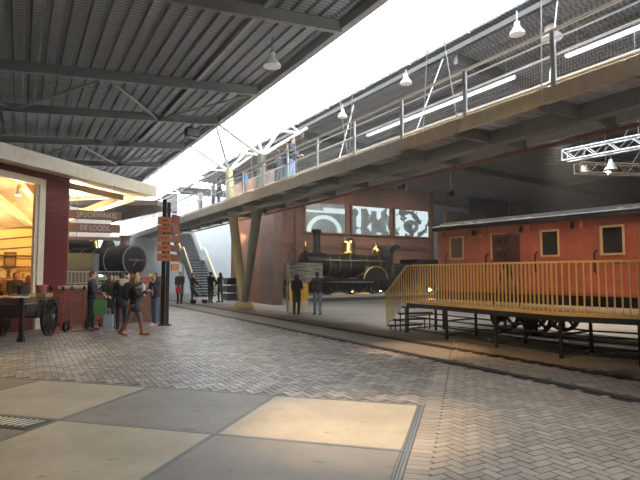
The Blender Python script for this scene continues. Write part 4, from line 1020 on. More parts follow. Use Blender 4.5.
for i, (s0, s1) in enumerate(((16.95, 20.15), (20.8, 24.13), (24.7, 28.0))):
    q = thing('picture_screen', hall((s0+s1)/2, 31.34, 4.62), HALL, ['large lit screen showing a pale arch, first beside the chimney', 'middle large lit screen showing a machinery photograph', 'large lit screen showing a machinery photograph, closest to the red carriage'][i], 'screen', 'lit picture screens on the brick wall')
    hw = (s1-s0)/2
    fr = MB(); fr.box(-hw-.12, hw+.12, -.06, .1, -.12, 0); fr.box(-hw-.12, hw+.12, -.06, .1, 2.02, 2.14); fr.box(-hw-.12, -hw, -.06, .1, 0, 2.02); fr.box(hw, hw+.12, -.06, .1, 0, 2.02); fr.box(-hw, hw, .06, .1, 0, 2.02)
    fr.build('frame', M_timber, q, smooth=False)
    MB().box(-hw, hw, -.02, .06, 0, 2.02).build('screen_face', screen_mat(i), q, smooth=False)

# ================================================================ information stand before the green engine
ib = thing('information_stand', (-.86, 23.1, 0), math.radians(20), 'yellow information stand topped by a wide weathered photo panel', 'information stand')
MB().box(-.42, .36, 0, .35, 0, .5).build('base', mat('cream_base', (.66, .58, .42), .5), ib, smooth=False)
MB().box(-.42, .36, 0, .33, .5, 1.32).build('cabinet', mat('yellow_cabinet', (.75, .40, .03), .45), ib, smooth=False)
MB().bar((-.25, -.12, 1.2), (.2, -.12, 1.2), .22, .04).build('shelf', mat('pale_shelf', (.7, .65, .5), .5), ib, smooth=False)
def plank_photo():
    m = D.materials.new('weathered_photo'); nt, N, L = nodes_of(m); b = N['Principled BSDF']; b.inputs['Roughness'].default_value = .4
    tc = N.new('ShaderNodeTexCoord'); mp = N.new('ShaderNodeMapping'); mp.inputs['Scale'].default_value = (1.0, 1, 9); L.new(tc.outputs['Object'], mp.inputs[0])
    nz = N.new('ShaderNodeTexNoise'); nz.inputs['Scale'].default_value = 1.7; nz.inputs['Detail'].default_value = 5; L.new(mp.outputs[0], nz.inputs['Vector'])
    r = N.new('ShaderNodeValToRGB'); r.color_ramp.elements[0].position = .35; r.color_ramp.elements[1].position = .68; r.color_ramp.elements[0].color = (.07, .06, .04, 1); r.color_ramp.elements[1].color = (.42, .40, .32, 1)
    L.new(nz.outputs['Fac'], r.inputs[0]); L.new(r.outputs[0], b.inputs['Base Color'])
    return m
MB().box(-.53, 1.03, -.02, .06, 1.34, 2.2).build('photo_panel', plank_photo(), ib, smooth=False)
for x in (-.5, 1.0): MB().box(x-.03, x+.03, .35, .42, 0, 2.2).build('upright', M_steel, ib, smooth=False)

# ================================================================ lamps hung in the hall
def bell(name, loc, r, label, lit, drop, grp=None, power=0, col=(1, .9, .75)):
    q = thing(name, loc, 0, label, 'lamp', grp)
    MB().lathe([(r, 0), (r*.92, r*.25), (r*.55, r*.75), (r*.34, r*1.15), (r*.34, r*1.6), (r*.1, r*1.7)], n=24).build('lamp_shade', M_white if lit != 2 else M_galv, q)
    MB().disc((0, 0, .012), 'z', r*.93, .02).build('bulb', lamp_mat('lamp_face_%d' % lit, (1, .95, .85), (0.5, 12, 6)[lit]), q)
    MB().tube((0, 0, r*1.65), (0, 0, r*1.65+drop), .02, n=6).build('stem', M_steel, q)
    if power: light('SPOT', 'lamp_light', V(loc)-V((0, 0, .05)), power, col, .15, V(loc)-V((0, 0, 5)), 120, .7)
    return q
def at(u, v, s):   # a point on the sight line of the pixel where it crosses distance s across the hall
    k = (u-320)/520; Y = s/(C30*k+S30); return V((k*Y, Y, 1.7+(274-v)/520*Y))
p = at(271, 62, 6.6); bell('pendant_lamp', p, .28, 'large white bell pendant lamp hung under the dark left roof', 1, zl(6.6)-p.z-.4)
for i, (u, v, lab) in enumerate(((523, 28, 'bright bell lamp under the skylight edge, nearest the top of the bridge railing'), (408, 80, 'bell lamp under the skylight edge above the middle of the bridge'), (343, 115, 'bell lamp under the skylight edge above the walkers on the bridge'))):
    p = at(u, v, 12.0); bell('pendant_lamp', p, .22, lab, 1, max(.05, 9.1-p.z-.3), 'bell lamps along the skylight edge')
p = at(558, 33, 13.4)
q = thing('double_bell_lamp', p, 0, 'white double-tiered bell lamp seen past the tallest bridge rail post', 'lamp')
MB().lathe([(.30, 0), (.28, .1), (.14, .22), (.1, .26)], n=24).build('lower_shade', M_white, q); MB().lathe([(.19, .26), (.18, .36), (.1, .44), (.03, .48)], n=24).build('upper_shade', M_white, q); MB().tube((0, 0, .46), (0, 0, zr(13.4)-p.z-.02), .02, n=6).build('stem', M_steel, q)
def flood(loc, rot, label, grp=None, drop=.5):
    q = thing('spotlight', loc, rot, label, 'spotlight', grp)
    MB().lathe([(.10, .28), (.14, .1), (.18, -.12), (.16, -.12), (.05, .05)], (0, 0, 0), 'y', 18).build('housing', M_black, q)
    MB().path([(-.2, 0, 0), (-.2, 0, .22), (.2, 0, .22), (.2, 0, 0)], .015, 6).build('yoke', M_steel, q)
    MB().tube((0, 0, .22), (0, 0, .22+drop), .018, n=6).build('stem', M_galv, q)
    return q
p = at(190, 131, 7.0); q = thing('floodlight', p, HALL, 'dark boxy floodlight at the edge of the left roof', 'floodlight'); MB().box(-.32, .32, -.2, .2, -.22, .2).build('housing', M_black, q, smooth=False); MB().box(-.28, .28, -.23, -.2, -.18, .16).build('lens', mat('grey_lens', (.2, .2, .2), .2), q, smooth=False); MB().tube((0, 0, .2), (0, 0, .5), .03).build('bracket', M_steel, q)
p = at(403, 186, 19.5); flood(p, .6, 'small spotlight hung on a stem before the middle picture screens', 'stem spotlights', max(.4, zr(19.5)-p.z-.3))
p = at(452, 193, 21.5); flood(p, .4, 'small dark spotlight hung on a stem above the red carriage end', 'stem spotlights', max(.4, zr(21.5)-p.z-.3))

for i, (a0, a1) in enumerate(((11.3, 19.8), (5.5, 9.5))):
    q = thing('strip_light', hall(14.0, a0, 8.15), HALL, ['long white strip light hung behind the bridge railing under the dark right roof', 'shorter white strip light hung under the dark right roof close to the tallest rail post'][i], 'light', 'strip lights under the right roof')
    MB().box(-.045, .045, 0, a1-a0, .03, .12).build('housing', M_galv, q, smooth=False); MB().box(-.03, .03, .05, a1-a0-.05, 0, .03).build('tube', lamp_mat('strip_tube', (.9, .95, 1), .25), q, smooth=False)
    for y in (.4, a1-a0-.4): MB().tube((0, y, .12), (0, y, .95), .012, n=5).build('hanger', M_steel, q)
# lattice lighting trusses over the carriage
def lattice(loc, rot, L_, label, m, grp=None):
    q = thing('lighting_truss', loc, rot, label, 'truss', grp)
    h = .30
    for (y, z) in ((-h/2, -h/2), (h/2, -h/2), (-h/2, h/2), (h/2, h/2)): MB().tube((0, y, z), (L_, y, z), .025, n=8).build('chord', m, q)
    wb = MB(); n = int(L_/.3)
    for k in range(n):
        x0, x1 = k*L_/n, (k+1)*L_/n; s_ = 1 if k % 2 else -1
        for y in (-h/2, h/2): wb.tube((x0, y, -s_*h/2), (x1, y, s_*h/2), .012, n=5)
        for z in (-h/2, h/2): wb.tube((x0, -s_*h/2, z), (x1, s_*h/2, z), .012, n=5)
    for x in (0, L_):
        for y in (-h/2, h/2): wb.tube((x, y, -h/2), (x, y, h/2), .02, n=6)
    wb.build('lattice', m, q)
    MB().tube((L_*.25, 0, h/2), (L_*.25, 0, 3.2), .012, n=5).tube((L_*.2, 0, h/2), (L_*.25, 0, .8), .01, n=5).tube((L_*.3, 0, h/2), (L_*.25, 0, .8), .01, n=5).build('hanging_cable', M_steel, q)
    return q
Yt = 15.0
T0 = V((248/520*Yt, Yt, 1.7+119/520*Yt))
lattice(T0, CR, 8.0, 'bright aluminium lattice truss hung above the red carriage', M_galv, 'lattice lighting trusses')
lattice(T0 + V((.6, .5, -.25)), CR + math.radians(62), 9.0, 'lattice truss with shade painted in brown running back behind the bright truss', mat('shaded_alu', (.35, .27, .2), .5, .5), 'lattice lighting trusses')  # brown tone puts the shade into the aluminium colour
R_ = Matrix.Rotation(CR, 3, 'Z')
p = T0 + R_ @ V((1.3, -.05, -.62)); bell('stage_lamp', p, .17, 'silver stage lamp clamped below the bright lattice truss', 2, .1, 'stage lamps on the trusses')
p2 = V((268/520*16.2, 16.2, 1.7+(274-172)/520*16.2)); bell('stage_lamp', p2, .15, 'dim stage lamp hanging behind and below the silver one', 0, .5, 'stage lamps on the trusses')
for i, (u, v, lab) in enumerate(((587, 167, 'small glowing warm spot lamp left of the stage lamps'), (611, 171, 'small glowing warm spot lamp right of the stage lamps'))):
    Y = 19; q = thing('spot_lamp', ((u-320)/520*Y, Y, 1.7+(274-v)/520*Y), 0, lab, 'lamp', 'glowing spot lamps behind the truss')
    MB().lathe([(.08, .2), (.1, 0)], (0, 0, 0), 'y', 14).build('housing', M_black, q); MB().ell((0, -.02, 0), (.085, .03, .085)).build('bulb', lamp_mat('spot_glow', (1, .75, .5), 14), q); MB().tube((0, .1, 0), (0, .1, zr(20)-q.location.z), .015, n=5).build('stem', M_steel, q)
UNSEEN_SPOTS = [  # unseen spots without fixtures; those for railing and back floor are added
    (V((5.0, 8.0, 7.6)), V((5.0, 15.4, 2.6)), 560, (1, .62, .30), 40),      # left end of the carriage
    (V((8.0, 6.5, 7.4)), V((8.0, 11.2, 1.9)), 130, (1, .60, .28), 30),      # lower right of the carriage
    (V((.5, 4.0, 7.6)), V((4.2, 11.8, 1.3)), 270, (1, .72, .36), 34),        # unseen spot added to brighten the platform railing
    (hall(7.0, 8.6, 8.6), hall(8.0, 9.2, 0), 620, (1, .66, .38), 22),         # pool of light between the rails
    (V((-1.5, 2.0, 7.6)), V((.5, 6.0, 0)), 780, (1, .76, .48), 22),           # pale slab
    (hall(20, 24, 7.6), hall(20, 31.5, 3.2), 260, (1, .80, .62), 75),        # green engine and wall
    (hall(25, 24, 7.6), hall(25.5, 31.5, 4), 180, (1, .76, .56), 70),
    (V((10.5, 23, 8.0)), V((9.9, 17.2, 0)), 900, (1, .86, .7), 50),         # unseen spot added to brighten the floor behind the carriage
    (V((3.0, 24, 8.0)), V((4.8, 19.0, 0)), 160, (1, .90, .78), 50),  # unseen spot added for the floor past the carriage end
]
# ================================================================ people
def voxel(o, size, smooth=3):
    md = o.modifiers.new('r', 'REMESH'); md.mode = 'VOXEL'; md.voxel_size = size
    if smooth: s = o.modifiers.new('s', 'SMOOTH'); s.factor = .5; s.iterations = smooth
    bpy.context.view_layer.update()
    dg = bpy.context.evaluated_depsgraph_get()
    me = D.meshes.new_from_object(o.evaluated_get(dg)); old = o.data
    o.modifiers.clear(); o.data = me; D.meshes.remove(old)
    me.polygons.foreach_set('use_smooth', [True]*len(me.polygons)); me.update()
def rx(a): return Matrix.Rotation(a, 3, 'X')
def ry(a): return Matrix.Rotation(a, 3, 'Y')
def rzm(a): return Matrix.Rotation(a, 3, 'Z')
RAD = math.radians
SKIN = (.62, .36, .25)
def cloth(c): return mat('cloth_%.3f_%.3f_%.3f' % c, c, .85, 0, .12, 9)
M_skin = mat('skin', SKIN, .55, 0, .05, 12)
M_eye = mat('eye_dark', (.02, .015, .012), .2); M_lip = mat('lips', (.42, .14, .12), .5)
def person(loc, face, label, h=1.7, jacket=(.03, .03, .04), trousers=(.03, .035, .05), shoes=(.03, .025, .02), hair=(.06, .035, .02), style='short',
           legs=((3, 3), (-3, 4)), arms=((8, 8, 20), (8, 8, 20)), coat=.0, hood=None, top=None, head=(0, 0), lean=0, boots=None, group=None, sit=False, fine=True, sleeve=None, wide=1.0):
    k = h/1.75
    root = thing('person', loc, RAD(face), label, 'person', group)
    def J(*a): return V(a)*k
    Lm = rx(RAD(-lean))
    HIP = J(0, 0, .93)
    def U(x, y, z): return HIP + Lm @ (J(x, y, z) - HIP)      # upper body with lean
    hipj = [J(-.095, 0, .90), J(.095, 0, .90)]
    knee, ank, toe, heel = [], [], [], []
    for i, (hf, kf) in enumerate(legs):
        d1 = rx(RAD(hf)) @ V((0, 0, -1)); d1 = (d1 + V(((-1, 1)[i]*.03, 0, 0))).normalized()
        kn = hipj[i] + d1*.42*k; d2 = rx(RAD(hf-kf)) @ V((0, 0, -1)); an = kn + d2*.41*k
        f = rx(RAD((hf-kf)*.5)) @ V((0, 1, -.12)); f.normalize()
        knee.append(kn); ank.append(an); toe.append(an + f*.17*k + V((0, 0, -.045*k))); heel.append(an + f*-.05*k + V((0, 0, -.045*k)))
    zmin = min(min(t.z, e_.z) for t, e_ in zip(toe, heel)) - .038*k
    off = V((0, 0, -zmin if not sit else 0))
    for A in (hipj, knee, ank, toe, heel):
        for i in range(2): A[i] = A[i] + off
    U0 = U
    def U(x, y, z): return U0(x, y, z) + off
    sho = [U(-.185*wide, 0, 1.43), U(.185*wide, 0, 1.43)]; elb, wri, hdir = [], [], []
    for i, (sf, ab, ef) in enumerate(arms):
        sg = (-1, 1)[i]
        d1 = Lm @ (ry(RAD(-sg*ab)) @ (rx(RAD(sf)) @ V((0, 0, -1))))
        e_ = sho[i] + d1*.29*k; d2 = Lm @ (rzm(RAD(sg*min(ef, 60)*.5)) @ (rx(RAD(sf+ef)) @ V((0, 0, -1))))
        elb.append(e_); wri.append(e_ + d2*.255*k); hdir.append(d2.normalized())
    hc = U(0, .02, 1.635); HM = Lm @ rzm(RAD(head[0])) @ rx(RAD(head[1]))
    # body
    b = MB(); E_ = lambda c, r: b.ell(c, V(r)*k, 14, 10)
    b.cap(U(0, 0, 1.42), U(0, .012, 1.58), .058*k, .052*k)
    b.ell(hc + HM @ J(0, 0, .03), V((.074, .092, .095))*k, 16, 12, HM); b.ell(hc + HM @ J(0, .028, -.04), V((.056, .066, .075))*k, 14, 10, HM)
    b.cap(hc + HM @ J(0, .085, .018), hc + HM @ J(0, .112, -.018), .010*k, .017*k, 8)
    b.ell(hc + HM @ J(0, .088, -.062), V((.026, .012, .014))*k, 10, 6, HM)
    for s_ in (-1, 1): b.ell(hc + HM @ J(s_*.076, 0, -.005), V((.012, .022, .034))*k, 8, 6, HM)
    E_(U(0, 0, 1.30), (.165*wide, .10, .17)); E_(U(0, 0, 1.10), (.145*wide, .095, .16)); E_(U(0, 0, .95), (.155, .10, .11))
    for i in range(2):
        b.cap(U((-.12, .12)[i], 0, 1.41), sho[i], .06*k, .058*k); b.cap(sho[i], elb[i], .054*k, .042*k); b.cap(elb[i], wri[i], .041*k, .027*k)
        b.cap(hipj[i], knee[i], .085*k, .058*k); b.cap(knee[i], ank[i], .056*k, .038*k); b.cap(ank[i], toe[i], .038*k, .032*k); b.cap(ank[i], heel[i], .036*k, .034*k)
        # hand: palm, four fingers, thumb
        d = hdir[i]; sd = d.cross(V((0, 0, 1))); sd = V((1, 0, 0)) if sd.length < .2 else sd.normalized(); nr = sd.cross(d).normalized()
        pc_ = wri[i] + d*.05*k
        b.cap(wri[i], wri[i] + d*.085*k - sd*.014*k, .026*k, .024*k, 8); b.cap(wri[i] + sd*.006*k, wri[i] + d*.085*k + sd*.016*k, .024*k, .022*k, 8)
        for q, (ox, ln) in enumerate(((-.033, .066), (-.011, .078), (.011, .073), (.032, .056))):
            p0 = wri[i] + d*.09*k + sd*ox*k; p1 = p0 + (d*.85 - nr*.3).normalized()*ln*.55*k; p2 = p1 + (d*.5 - nr*.8).normalized()*ln*.5*k
            b.cap(p0, p1, .0105*k, .0095*k, 6); b.cap(p1, p2, .0095*k, .008*k, 6)
        t0 = wri[i] + d*.035*k - sd*.02*k; t1 = t0 + (d*.6 - sd*.7).normalized()*.045*k; t2 = t1 + (d*.9 - sd*.1 - nr*.3).normalized()*.035*k
        b.cap(t0, t1, .014*k, .012*k, 6); b.cap(t1, t2, .012*k, .009*k, 6)
    o = b.build('body', M_skin, root, fix=False); voxel(o, .0095 if fine else .014, 1)
    for s_ in (-1, 1): MB().ell(hc + HM @ J(s_*.031, .082, .022), V((.012, .008, .008))*k, 8, 6, HM).build('eye', M_eye, root)
    MB().ell(hc + HM @ J(0, .098, -.058), V((.022, .006, .007))*k, 8, 6, HM).build('mouth', M_lip, root)
    # trousers
    t = MB(); t.ell(J(0, 0, .95)+off, V((.172, .118, .13))*k, 14, 10)
    for i in range(2):
        t.cap(hipj[i], knee[i], .099*k, .071*k)
        en = ank[i] if not boots else knee[i]*.35 + ank[i]*.65
        t.cap(knee[i], en, .070*k, .055*k if not boots else .058*k)
    voxel(t.build('trousers', cloth(trousers), root, fix=False), .016, 3)
    # shoes or boots
    for i in range(2):
        s_ = MB(); s_.cap(heel[i] + V((0, 0, .006)), toe[i] + V((0, 0, .004)), .044*k, .040*k); s_.cap(heel[i]*.6+toe[i]*.4 + V((0, 0, .012)), toe[i]+V((0, 0, .006)), .046*k, .041*k)
        s_.cap(ank[i], heel[i]*.7+ank[i]*.3, .047*k, .045*k)
        if boots: s_.cap(knee[i]*.5 + ank[i]*.5, ank[i], .070*k, .056*k)
        voxel(s_.build('boot' if boots else 'shoe', cloth(boots or shoes), root, fix=False), .014, 2)
    # jacket
    j = MB(); jw = .188*wide
    j.ell(U(0, 0, 1.31), V((jw, .128, .185))*k, 16, 10); j.ell(U(0, 0, 1.12), V((jw-.01, .125, .19))*k, 16, 10); j.ell(U(0, 0, .98), V((jw, .13, .15))*k, 16, 10)
    j.cap(U(-.10, 0, 1.44), U(.10, 0, 1.44), .078*k, .078*k); j.cap(U(0, -.005, 1.42), U(0, 0, 1.49), .085*k, .072*k)
    if coat:
        zb = .93-coat
        lean_mid = (knee[0]+knee[1])*.5 - (hipj[0]+hipj[1])*.5
        sh = lean_mid.y*coat*1.2
        for n_ in range(9):
            f = n_/8; j.ell(V((0, sh*f, 0)) + J(0, 0, .98*(1-f) + (zb+.05)*f) + off, V((.175+.03*f, .125+.03*f, .08))*k, 16, 8)
    for i in range(2):
        j.cap(U((-.12, .12)[i], 0, 1.42), sho[i], .078*k, .074*k); j.cap(sho[i], elb[i], .073*k, .060*k); j.cap(elb[i], elb[i]*.08 + wri[i]*.92, .059*k, .045*k)
    voxel(j.build('coat' if coat else 'jacket', cloth(jacket), root, fix=False), .018, 3)
    if top:   # lighter shirt showing in the open jacket
        s_ = MB(); s_.ell(U(0, .075, 1.28), V((.06, .07, .17))*k, 12, 10); s_.ell(U(0, .075, 1.10), V((.06, .068, .17))*k, 12, 10); s_.cap(U(0, .03, 1.42), U(0, .02, 1.48), .066*k, .062*k)
        voxel(s_.build('shirt', cloth(top), root, fix=False), .016, 2)
    if hood:
        s_ = MB(); n = 20
        for q in range(n):
            a0, a1 = 2*PI*q/n, 2*PI*(q+1)/n
            f0 = U(.13*math.cos(a0), -.04+.10*math.sin(a0), 1.53-.02*math.sin(a0)); f1 = U(.13*math.cos(a1), -.04+.10*math.sin(a1), 1.53-.02*math.sin(a1))
            s_.cap(f0, f1, .05*k, .05*k, 8)
        s_.ell(U(0, -.13, 1.46), V((.12, .06, .10))*k)
        voxel(s_.build('fur_hood', cloth(hood), root, fix=False), .016, 1)
    # hair
    m = MB()
    if style != 'none':
        m.ell(hc + HM @ J(0, -.016, .048), V((.084, .095, .092))*k, 16, 12, HM)
        for s_ in (-1, 1): m.ell(hc + HM @ J(s_*.064, -.02, .005), V((.022, .055, .06))*k, 10, 8, HM)
        m.ell(hc + HM @ J(0, -.06, 0), V((.068, .048, .085))*k, 12, 8, HM)
        if style in ('long', 'bob'):
            dn = .32 if style == 'long' else .14
            m.cap(hc + HM @ J(0, -.07, 0), U(0, -.10, 1.62-dn), .07*k, .06*k)
            for s_ in (-1, 1): m.cap(hc + HM @ J(s_*.072, -.01, .02), U(s_*.10, .0 if style == 'long' else -.02, 1.62-dn*.95), .034*k, .035*k)
        if style == 'bun': m.ell(hc + HM @ J(0, -.10, .08), .045*k)
        voxel(m.build('hair', cloth(hair), root, fix=False), .013, 2)
    root['_'] = 0; del root['_']
    return root, dict(wri=wri, hd=hdir, U=U, k=k, elb=elb)
def world_of(root, p): return root.location + Matrix.Rotation(root.rotation_euler.z, 3, 'Z') @ p
def bag(name, loc, rot, label, cat, col, w_, d_, h_, handles=True):
    q = thing(name, loc, rot, label, cat)
    b = MB(); n = 8
    b.add([(sx*w_/2*f, sy*d_/2*f2, z) for (z, f, f2) in ((0, .9, 1.0), (h_*.5, 1.0, 1.1), (h_, .95, .6)) for (sx, sy) in ((-1,-1), (1,-1), (1,1), (-1,1))],
          [(3,2,1,0)] + [(r*4+i, r*4+(i+1) % 4, r*4+4+(i+1) % 4, r*4+4+i) for r in range(2) for i in range(4)] + [(8,9,10,11)])
    b.build('bag_body', cloth(col), q)
    if handles:
        for y in (-d_*.25, d_*.25): MB().path([(-w_*.22, y, h_*.97), (-w_*.2, y, h_+.12), (0, 0, h_+.17), (w_*.2, y, h_+.12), (w_*.22, y, h_*.97)], .011, 6).build('handle', cloth(tuple(c*.6 for c in col)), q)
    return q

navy = (.018, .02, .032); denim = (.10, .16, .27); black = (.014, .014, .016)
r1, i1 = person((-6.82, 15.62, 0), -80, 'man in dark navy jacket and dark trousers standing side-on by the sack trucks', 1.74, navy, (.035, .04, .05), (.16, .12, .09), (.16, .09, .045), 'short', arms=((18, 4, 45), (18, 4, 60)), wide=1.08)
r2, i2 = person((-6.6, 16.45, 0), -150, 'red-haired woman in dark coat standing between the navy man and the fur hood', 1.64, (.03, .024, .022), (.05, .05, .06), hair=(.32, .12, .05), style='bob', arms=((10, 6, 35), (12, 6, 55)), coat=.25)
r3, i3 = person((-5.98, 15.78, 0), 25, 'person in dark parka with pale fur hood seen from behind in the group', 1.66, (.02, .022, .034), (.022, .028, .045), (.05, .04, .04), (.12, .07, .035), 'short', arms=((30, 8, 50), (15, 6, 20)), coat=.22, hood=(.62, .47, .32), head=(20, -8), lean=6)
r4, i4 = person((-5.08, 14.32, 0), -85, 'blonde woman in dark brown coat and brown boots striding with a child in her arms', 1.66, (.032, .018, .018), (.20, .15, .12), hair=(.45, .26, .10), style='bob', legs=((20, 10), (-18, 12)), arms=((28, 8, 85), (30, 8, 90)), coat=.22, boots=(.36, .12, .045), head=(-5, -4), lean=2)
cp = world_of(r4, i4['U'](.06, .24, 1.18))
rc, ic = person((cp.x, cp.y, .63), 105, 'small fair-haired child in white sleeves carried in the arms of the striding woman', .92, (.62, .55, .52), (.10, .10, .14), hair=(.30, .17, .07), style='short', legs=((45, 50), (35, 50)), arms=((70, 10, 20), (60, 10, 20)), sit=True, head=(20, 0))
bp = thing('backpack', world_of(r4, V((0, -.17, .98))), r4.rotation_euler.z, 'dark backpack on the back of the striding blonde woman', 'backpack')
MB().ell((0, -.04, .24), (.16, .12, .26), 16, 12).build('pack_body', cloth((.03, .03, .034)), bp); MB().ell((0, -.13, .14), (.11, .05, .12), 12, 8).build('front_pocket', cloth((.04, .04, .045)), bp)
for x in (-.11, .11): MB().path([(x, .02, .42), (x*1.1, .16, .50), (x*1.2, .33, .36), (x*1.1, .30, .18), (x, .05, .06)], .014, 6).build('strap', cloth((.03, .03, .034)), bp)
r5, i5 = person((-5.36, 17.0, 0), 150, 'long-haired young woman in open navy jacket and blue jeans raising a hand beside the signpost', 1.68, (.025, .028, .05), denim, (.72, .70, .66), (.11, .045, .025), 'long', legs=((6, 4), (-2, 6)), arms=((38, 6, 118), (16, 8, 55)), top=(.55, .45, .40), head=(6, 4))
r6, i6 = person((-6.95, 19.9, 0), 190, 'person in a black coat standing behind the group near the black locomotive', 1.72, black, black, hair=(.05, .03, .02), coat=.2, fine=False)
r6b, _ = person((-7.75, 21.2, 0), 170, 'dark-haired person with pale scarf far behind the group below the smokebox', 1.66, (.03, .03, .035), black, hair=(.04, .025, .02), style='bob', top=(.5, .48, .45), fine=False)
r7, i7 = person((-7.92, 29.5, 0), 178, 'man in dark jacket facing the camera with a red bag at his waist', 1.78, (.022, .026, .03), (.025, .025, .03), hair=(.03, .02, .015), arms=((10, 5, 45), (10, 5, 45)), fine=False, wide=1.1)
r8, i8 = person((-7.55, 30.9, 0), -60, 'dark-clothed person pushing the pushchair at the foot of the stairs', 1.72, black, black, hair=(.04, .025, .015), style='short', arms=((35, 4, 25), (35, 4, 25)), fine=False, coat=.15)
r9, i9 = person((-6.4, 30.55, 0), -20, 'dark-coated left one of the couple standing close together before the stairs', 1.76, (.02, .02, .024), (.02, .02, .026), hair=(.03, .02, .015), arms=((15, 5, 30), (25, 15, 50)), fine=False)
r10, i10 = person((-5.88, 30.8, 0), 60, 'right one of the couple before the stairs, in dark jacket over a brown skirted coat', 1.74, (.025, .025, .028), (.05, .045, .04), hair=(.05, .03, .02), style='bob', arms=((15, 5, 30), (25, 8, 60)), coat=.3, fine=False)
r11, i11 = person((-.97, 21.7, 0), -10, 'woman in a long black coat reading the yellow information stand', 1.64, (.012, .012, .014), (.014, .014, .016), hair=(.06, .035, .025), style='bob', arms=((12, 7, 25), (20, 6, 70)), coat=.38)
r12, i12 = person((-.1, 21.65, 0), 18, 'man in dark jacket and blue jeans looking at the information stand', 1.74, (.022, .022, .028), (.15, .19, .25), (.10, .09, .08), (.03, .02, .015), 'short', legs=((6, 6), (-4, 4)), arms=((5, 12, 25), (18, 8, 60)), lean=3, wide=1.06)
# inside the shop
pS1 = slab(-14.75, 14.3); pS2 = slab(-13.95, 14.05)
person((pS1.x, pS1.y, 0), -120, 'dark-jacketed shopper seen through the shop window, farther left', 1.70, (.05, .04, .03), black, hair=(.07, .035, .02), fine=False, wide=1.15)
person((pS2.x, pS2.y, 0), 60, 'red-haired shopper seen through the shop window near its frame', 1.62, (.10, .05, .03), black, hair=(.35, .13, .05), style='bob', fine=False)
# on the footbridge
bl_ = []
def on_bridge(u, s=9.65):
    k = (u-320)/520; Y = s/(C30*k+S30); return (k*Y, Y, DZ)
person(on_bridge(277.5, 9.3), 60, 'walker in dark jacket and dark trousers on the footbridge beside the tree column', 1.72, (.07, .08, .10), (.06, .07, .10), hair=(.10, .07, .05), fine=False)
person(on_bridge(286, 9.2), -100, 'middle walker of three on the footbridge, in grey-blue jeans', 1.76, (.10, .11, .14), (.16, .22, .30), hair=(.12, .08, .06), fine=False)
person(on_bridge(291.5, 9.1), -110, 'nearest walker of three on the footbridge, in dark top and light blue jeans', 1.82, (.05, .06, .09), (.25, .34, .46), hair=(.14, .09, .06), fine=False, arms=((20, 10, 60), (15, 10, 50)))
person(on_bridge(245, 9.0), 100, 'child in a bright blue jacket on the footbridge', 1.36, (.04, .30, .62), (.25, .20, .14), hair=(.3, .2, .1), fine=False)
person(on_bridge(212.5, 9.3), 120, 'left walker in grey coat on the footbridge behind the white column', 1.72, (.22, .22, .24), (.10, .10, .12), hair=(.08, .05, .04), fine=False, coat=.25)
person(on_bridge(218, 9.2), -60, 'right walker in dark grey jacket on the footbridge behind the white column', 1.70, (.14, .14, .16), (.07, .08, .10), hair=(.05, .04, .03), fine=False)
person(on_bridge(200, 9.4), 90, 'pale-clothed walker far along the footbridge', 1.66, (.30, .30, .31), (.16, .16, .18), hair=(.12, .09, .07), fine=False)

# things they hold
gw = world_of(r2, i2['wri'][1])
bag('shopping_bag', (-6.52, 15.52, .50), .2, 'bright green shopping bag hanging between the navy man and the group', 'bag', (.12, .36, .10), .36, .10, .44)
bag('carrier_bag', (-6.28, 15.55, 0), .1, 'white and blue carrier bag standing on the paving among the group', 'bag', (.45, .50, .58), .28, .14, .5)
bag('red_bag', (-7.9, 29.22, .62), 0, 'red bag held at the waist of the dark-jacketed man', 'bag', (.42, .02, .03), .34, .14, .36)
# pushchair
pu = thing('pushchair', (-7.0, 30.3, 0), RAD(120), 'black pushchair standing beside the man with the red bag', 'pushchair')
M_pu = cloth((.015, .015, .017))
MB().prism([(-.3, .45), (.15, .40), (.42, .75), (.36, .80), (.1, .5), (-.3, .52)], 'x', -.2, .2).build('seat', M_pu, pu, smooth=False)
hd = MB()
for k in range(7):
    a0 = RAD(10+k*20); a1 = RAD(10+(k+1)*20) if k < 6 else None
    if a1: hd.add([(x, .12+.34*math.cos(q), .72+.34*math.sin(q)) for q in (a0, a1) for x in (-.22, .22)], [(0, 1, 3, 2)])
hd.build('hood', M_pu, pu, fix=False)
f_ = MB()
for x in (-.2, .2): f_.tube((x, .5, 1.02), (x, -.3, .12), .014, n=6); f_.tube((x, .35, .12), (x, -.1, .6), .014, n=6)
f_.tube((-.2, .5, 1.02), (.2, .5, 1.02), .016, n=6); f_.build('frame', M_steel, pu)
for x in (-.22, .22):
    for y in (-.32, .36): MB().lathe([(.08, -.02), (.12, 0), (.08, .02)], (x, y, .12), 'x', 18).build('wheel', M_black, pu)
# dark boxes and small stands by the brick walls
q = thing('equipment_rack', hall(11.8, 32.1), HALL, 'small dark equipment rack standing against the orange brick wall', 'rack')
for z in (0, .5, 1.0): MB().box(-.3, .3, -.4, .4, z+.03, z+.45).build('box', M_black, q, smooth=False)
MB().box(-.33, .33, -.43, .43, 0, .03).build('base', M_steel, q, smooth=False)
for (loc, rot, lab) in ((hall(13.5, 26.0), .3, 'small black uplight on the floor at the foot of the brick pillar'),):
    q = thing('uplight', loc, rot, lab, 'lamp')
    MB().box(-.16, .16, -.12, .12, .08, .38).build('housing', M_black, q, smooth=False); MB().box(-.13, .13, -.09, .09, .38, .39).build('lens', lamp_mat('uplight_lens', (1, .65, .3), 6), q, smooth=False); MB().box(-.18, -.16, -.03, .03, 0, .3).box(.16, .18, -.03, .03, 0, .3).box(-.18, .18, -.05, .05, 0, .015).build('bracket', M_steel, q, smooth=False)

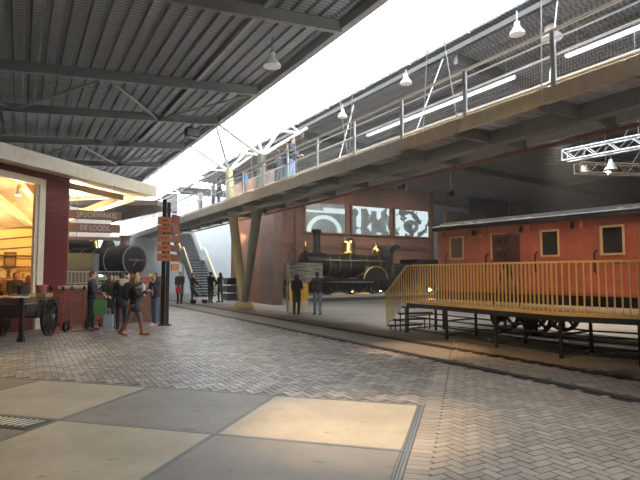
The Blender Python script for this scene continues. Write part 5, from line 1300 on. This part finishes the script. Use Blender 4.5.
# ================================================================ light sources of the place, plus the added glare veil and spots
light('SPOT', 'pillar_uplight', hall(13.5, 26.0, .42), 60, (1, .62, .3), .08, hall(13.6, 28.4, 4), 100, .8)
q = thing('wall_lamp', hall(12.5, 31.0, 4.2), HALL, 'small glowing lamp high on the orange brick wall under the footbridge', 'lamp')
MB().lathe([(.06, .2), (.12, 0)], n=14).build('lamp_shade', M_black, q); MB().ell((0, 0, 0), .07).build('bulb', lamp_mat('wall_bulb', (1, .7, .35), 20), q); MB().bar((.02, 0, .15), (.25, 0, .15), .03, .03).build('bracket', M_black, q)
light('POINT', 'wall_lamp_light', hall(12.25, 31.0, 4.0), 130, (1, .6, .28), .08)
# glowing lamps low under the green engine and beyond
for i, (s, a, z, lab) in enumerate(((19.6, 29.5, .62, 'small warm lamp glowing under the green engine by the leading wheels'), (21.9, 29.5, .62, 'small warm lamp glowing under the green engine near the driving wheel'), (25.4, 28.3, .62, 'small warm lamp glowing beside the tender, seen through the stair railing'))):
    q = thing('low_lamp', hall(s, a, .34), HALL, lab, 'lamp', 'low lamps along the plinth')
    MB().box(-.1, .1, -.08, .08, 0, .16).build('housing', M_black, q, smooth=False); MB().ell((0, 0, .24), (.10, .10, .10)).build('bulb', lamp_mat('low_bulb', (1, .62, .25), 9), q)
    light('POINT', 'low_lamp_light', hall(s, a-.2, .75), 18, (1, .62, .28), .06)
hz = D.materials.new('glare_veil'); nt, N, L = nodes_of(hz); N.remove(N['Principled BSDF'])
vs_ = N.new('ShaderNodeVolumeScatter'); vs_.inputs['Density'].default_value = GLARE_VEIL; vs_.inputs['Anisotropy'].default_value = .35
L.new(vs_.outputs[0], N['Material Output'].inputs['Volume'])
if GLARE_VEIL:
    tag(MB().box(-21.9, 45.9, -9.9, 69.9, .02, 9.15).build('glare_veil', hz, None, loc=(0, 0, 0), rot=HALL, smooth=False), 'thin scattering volume added in the hall to imitate veiling lens glare', 'glare_veil', kind='stuff')  # scattering volume added to imitate veiling lens glare
for (p, t, pw, col, ang) in UNSEEN_SPOTS:
    light('SPOT', 'unseen_spot', p, pw, col, .12, t, ang, .8)
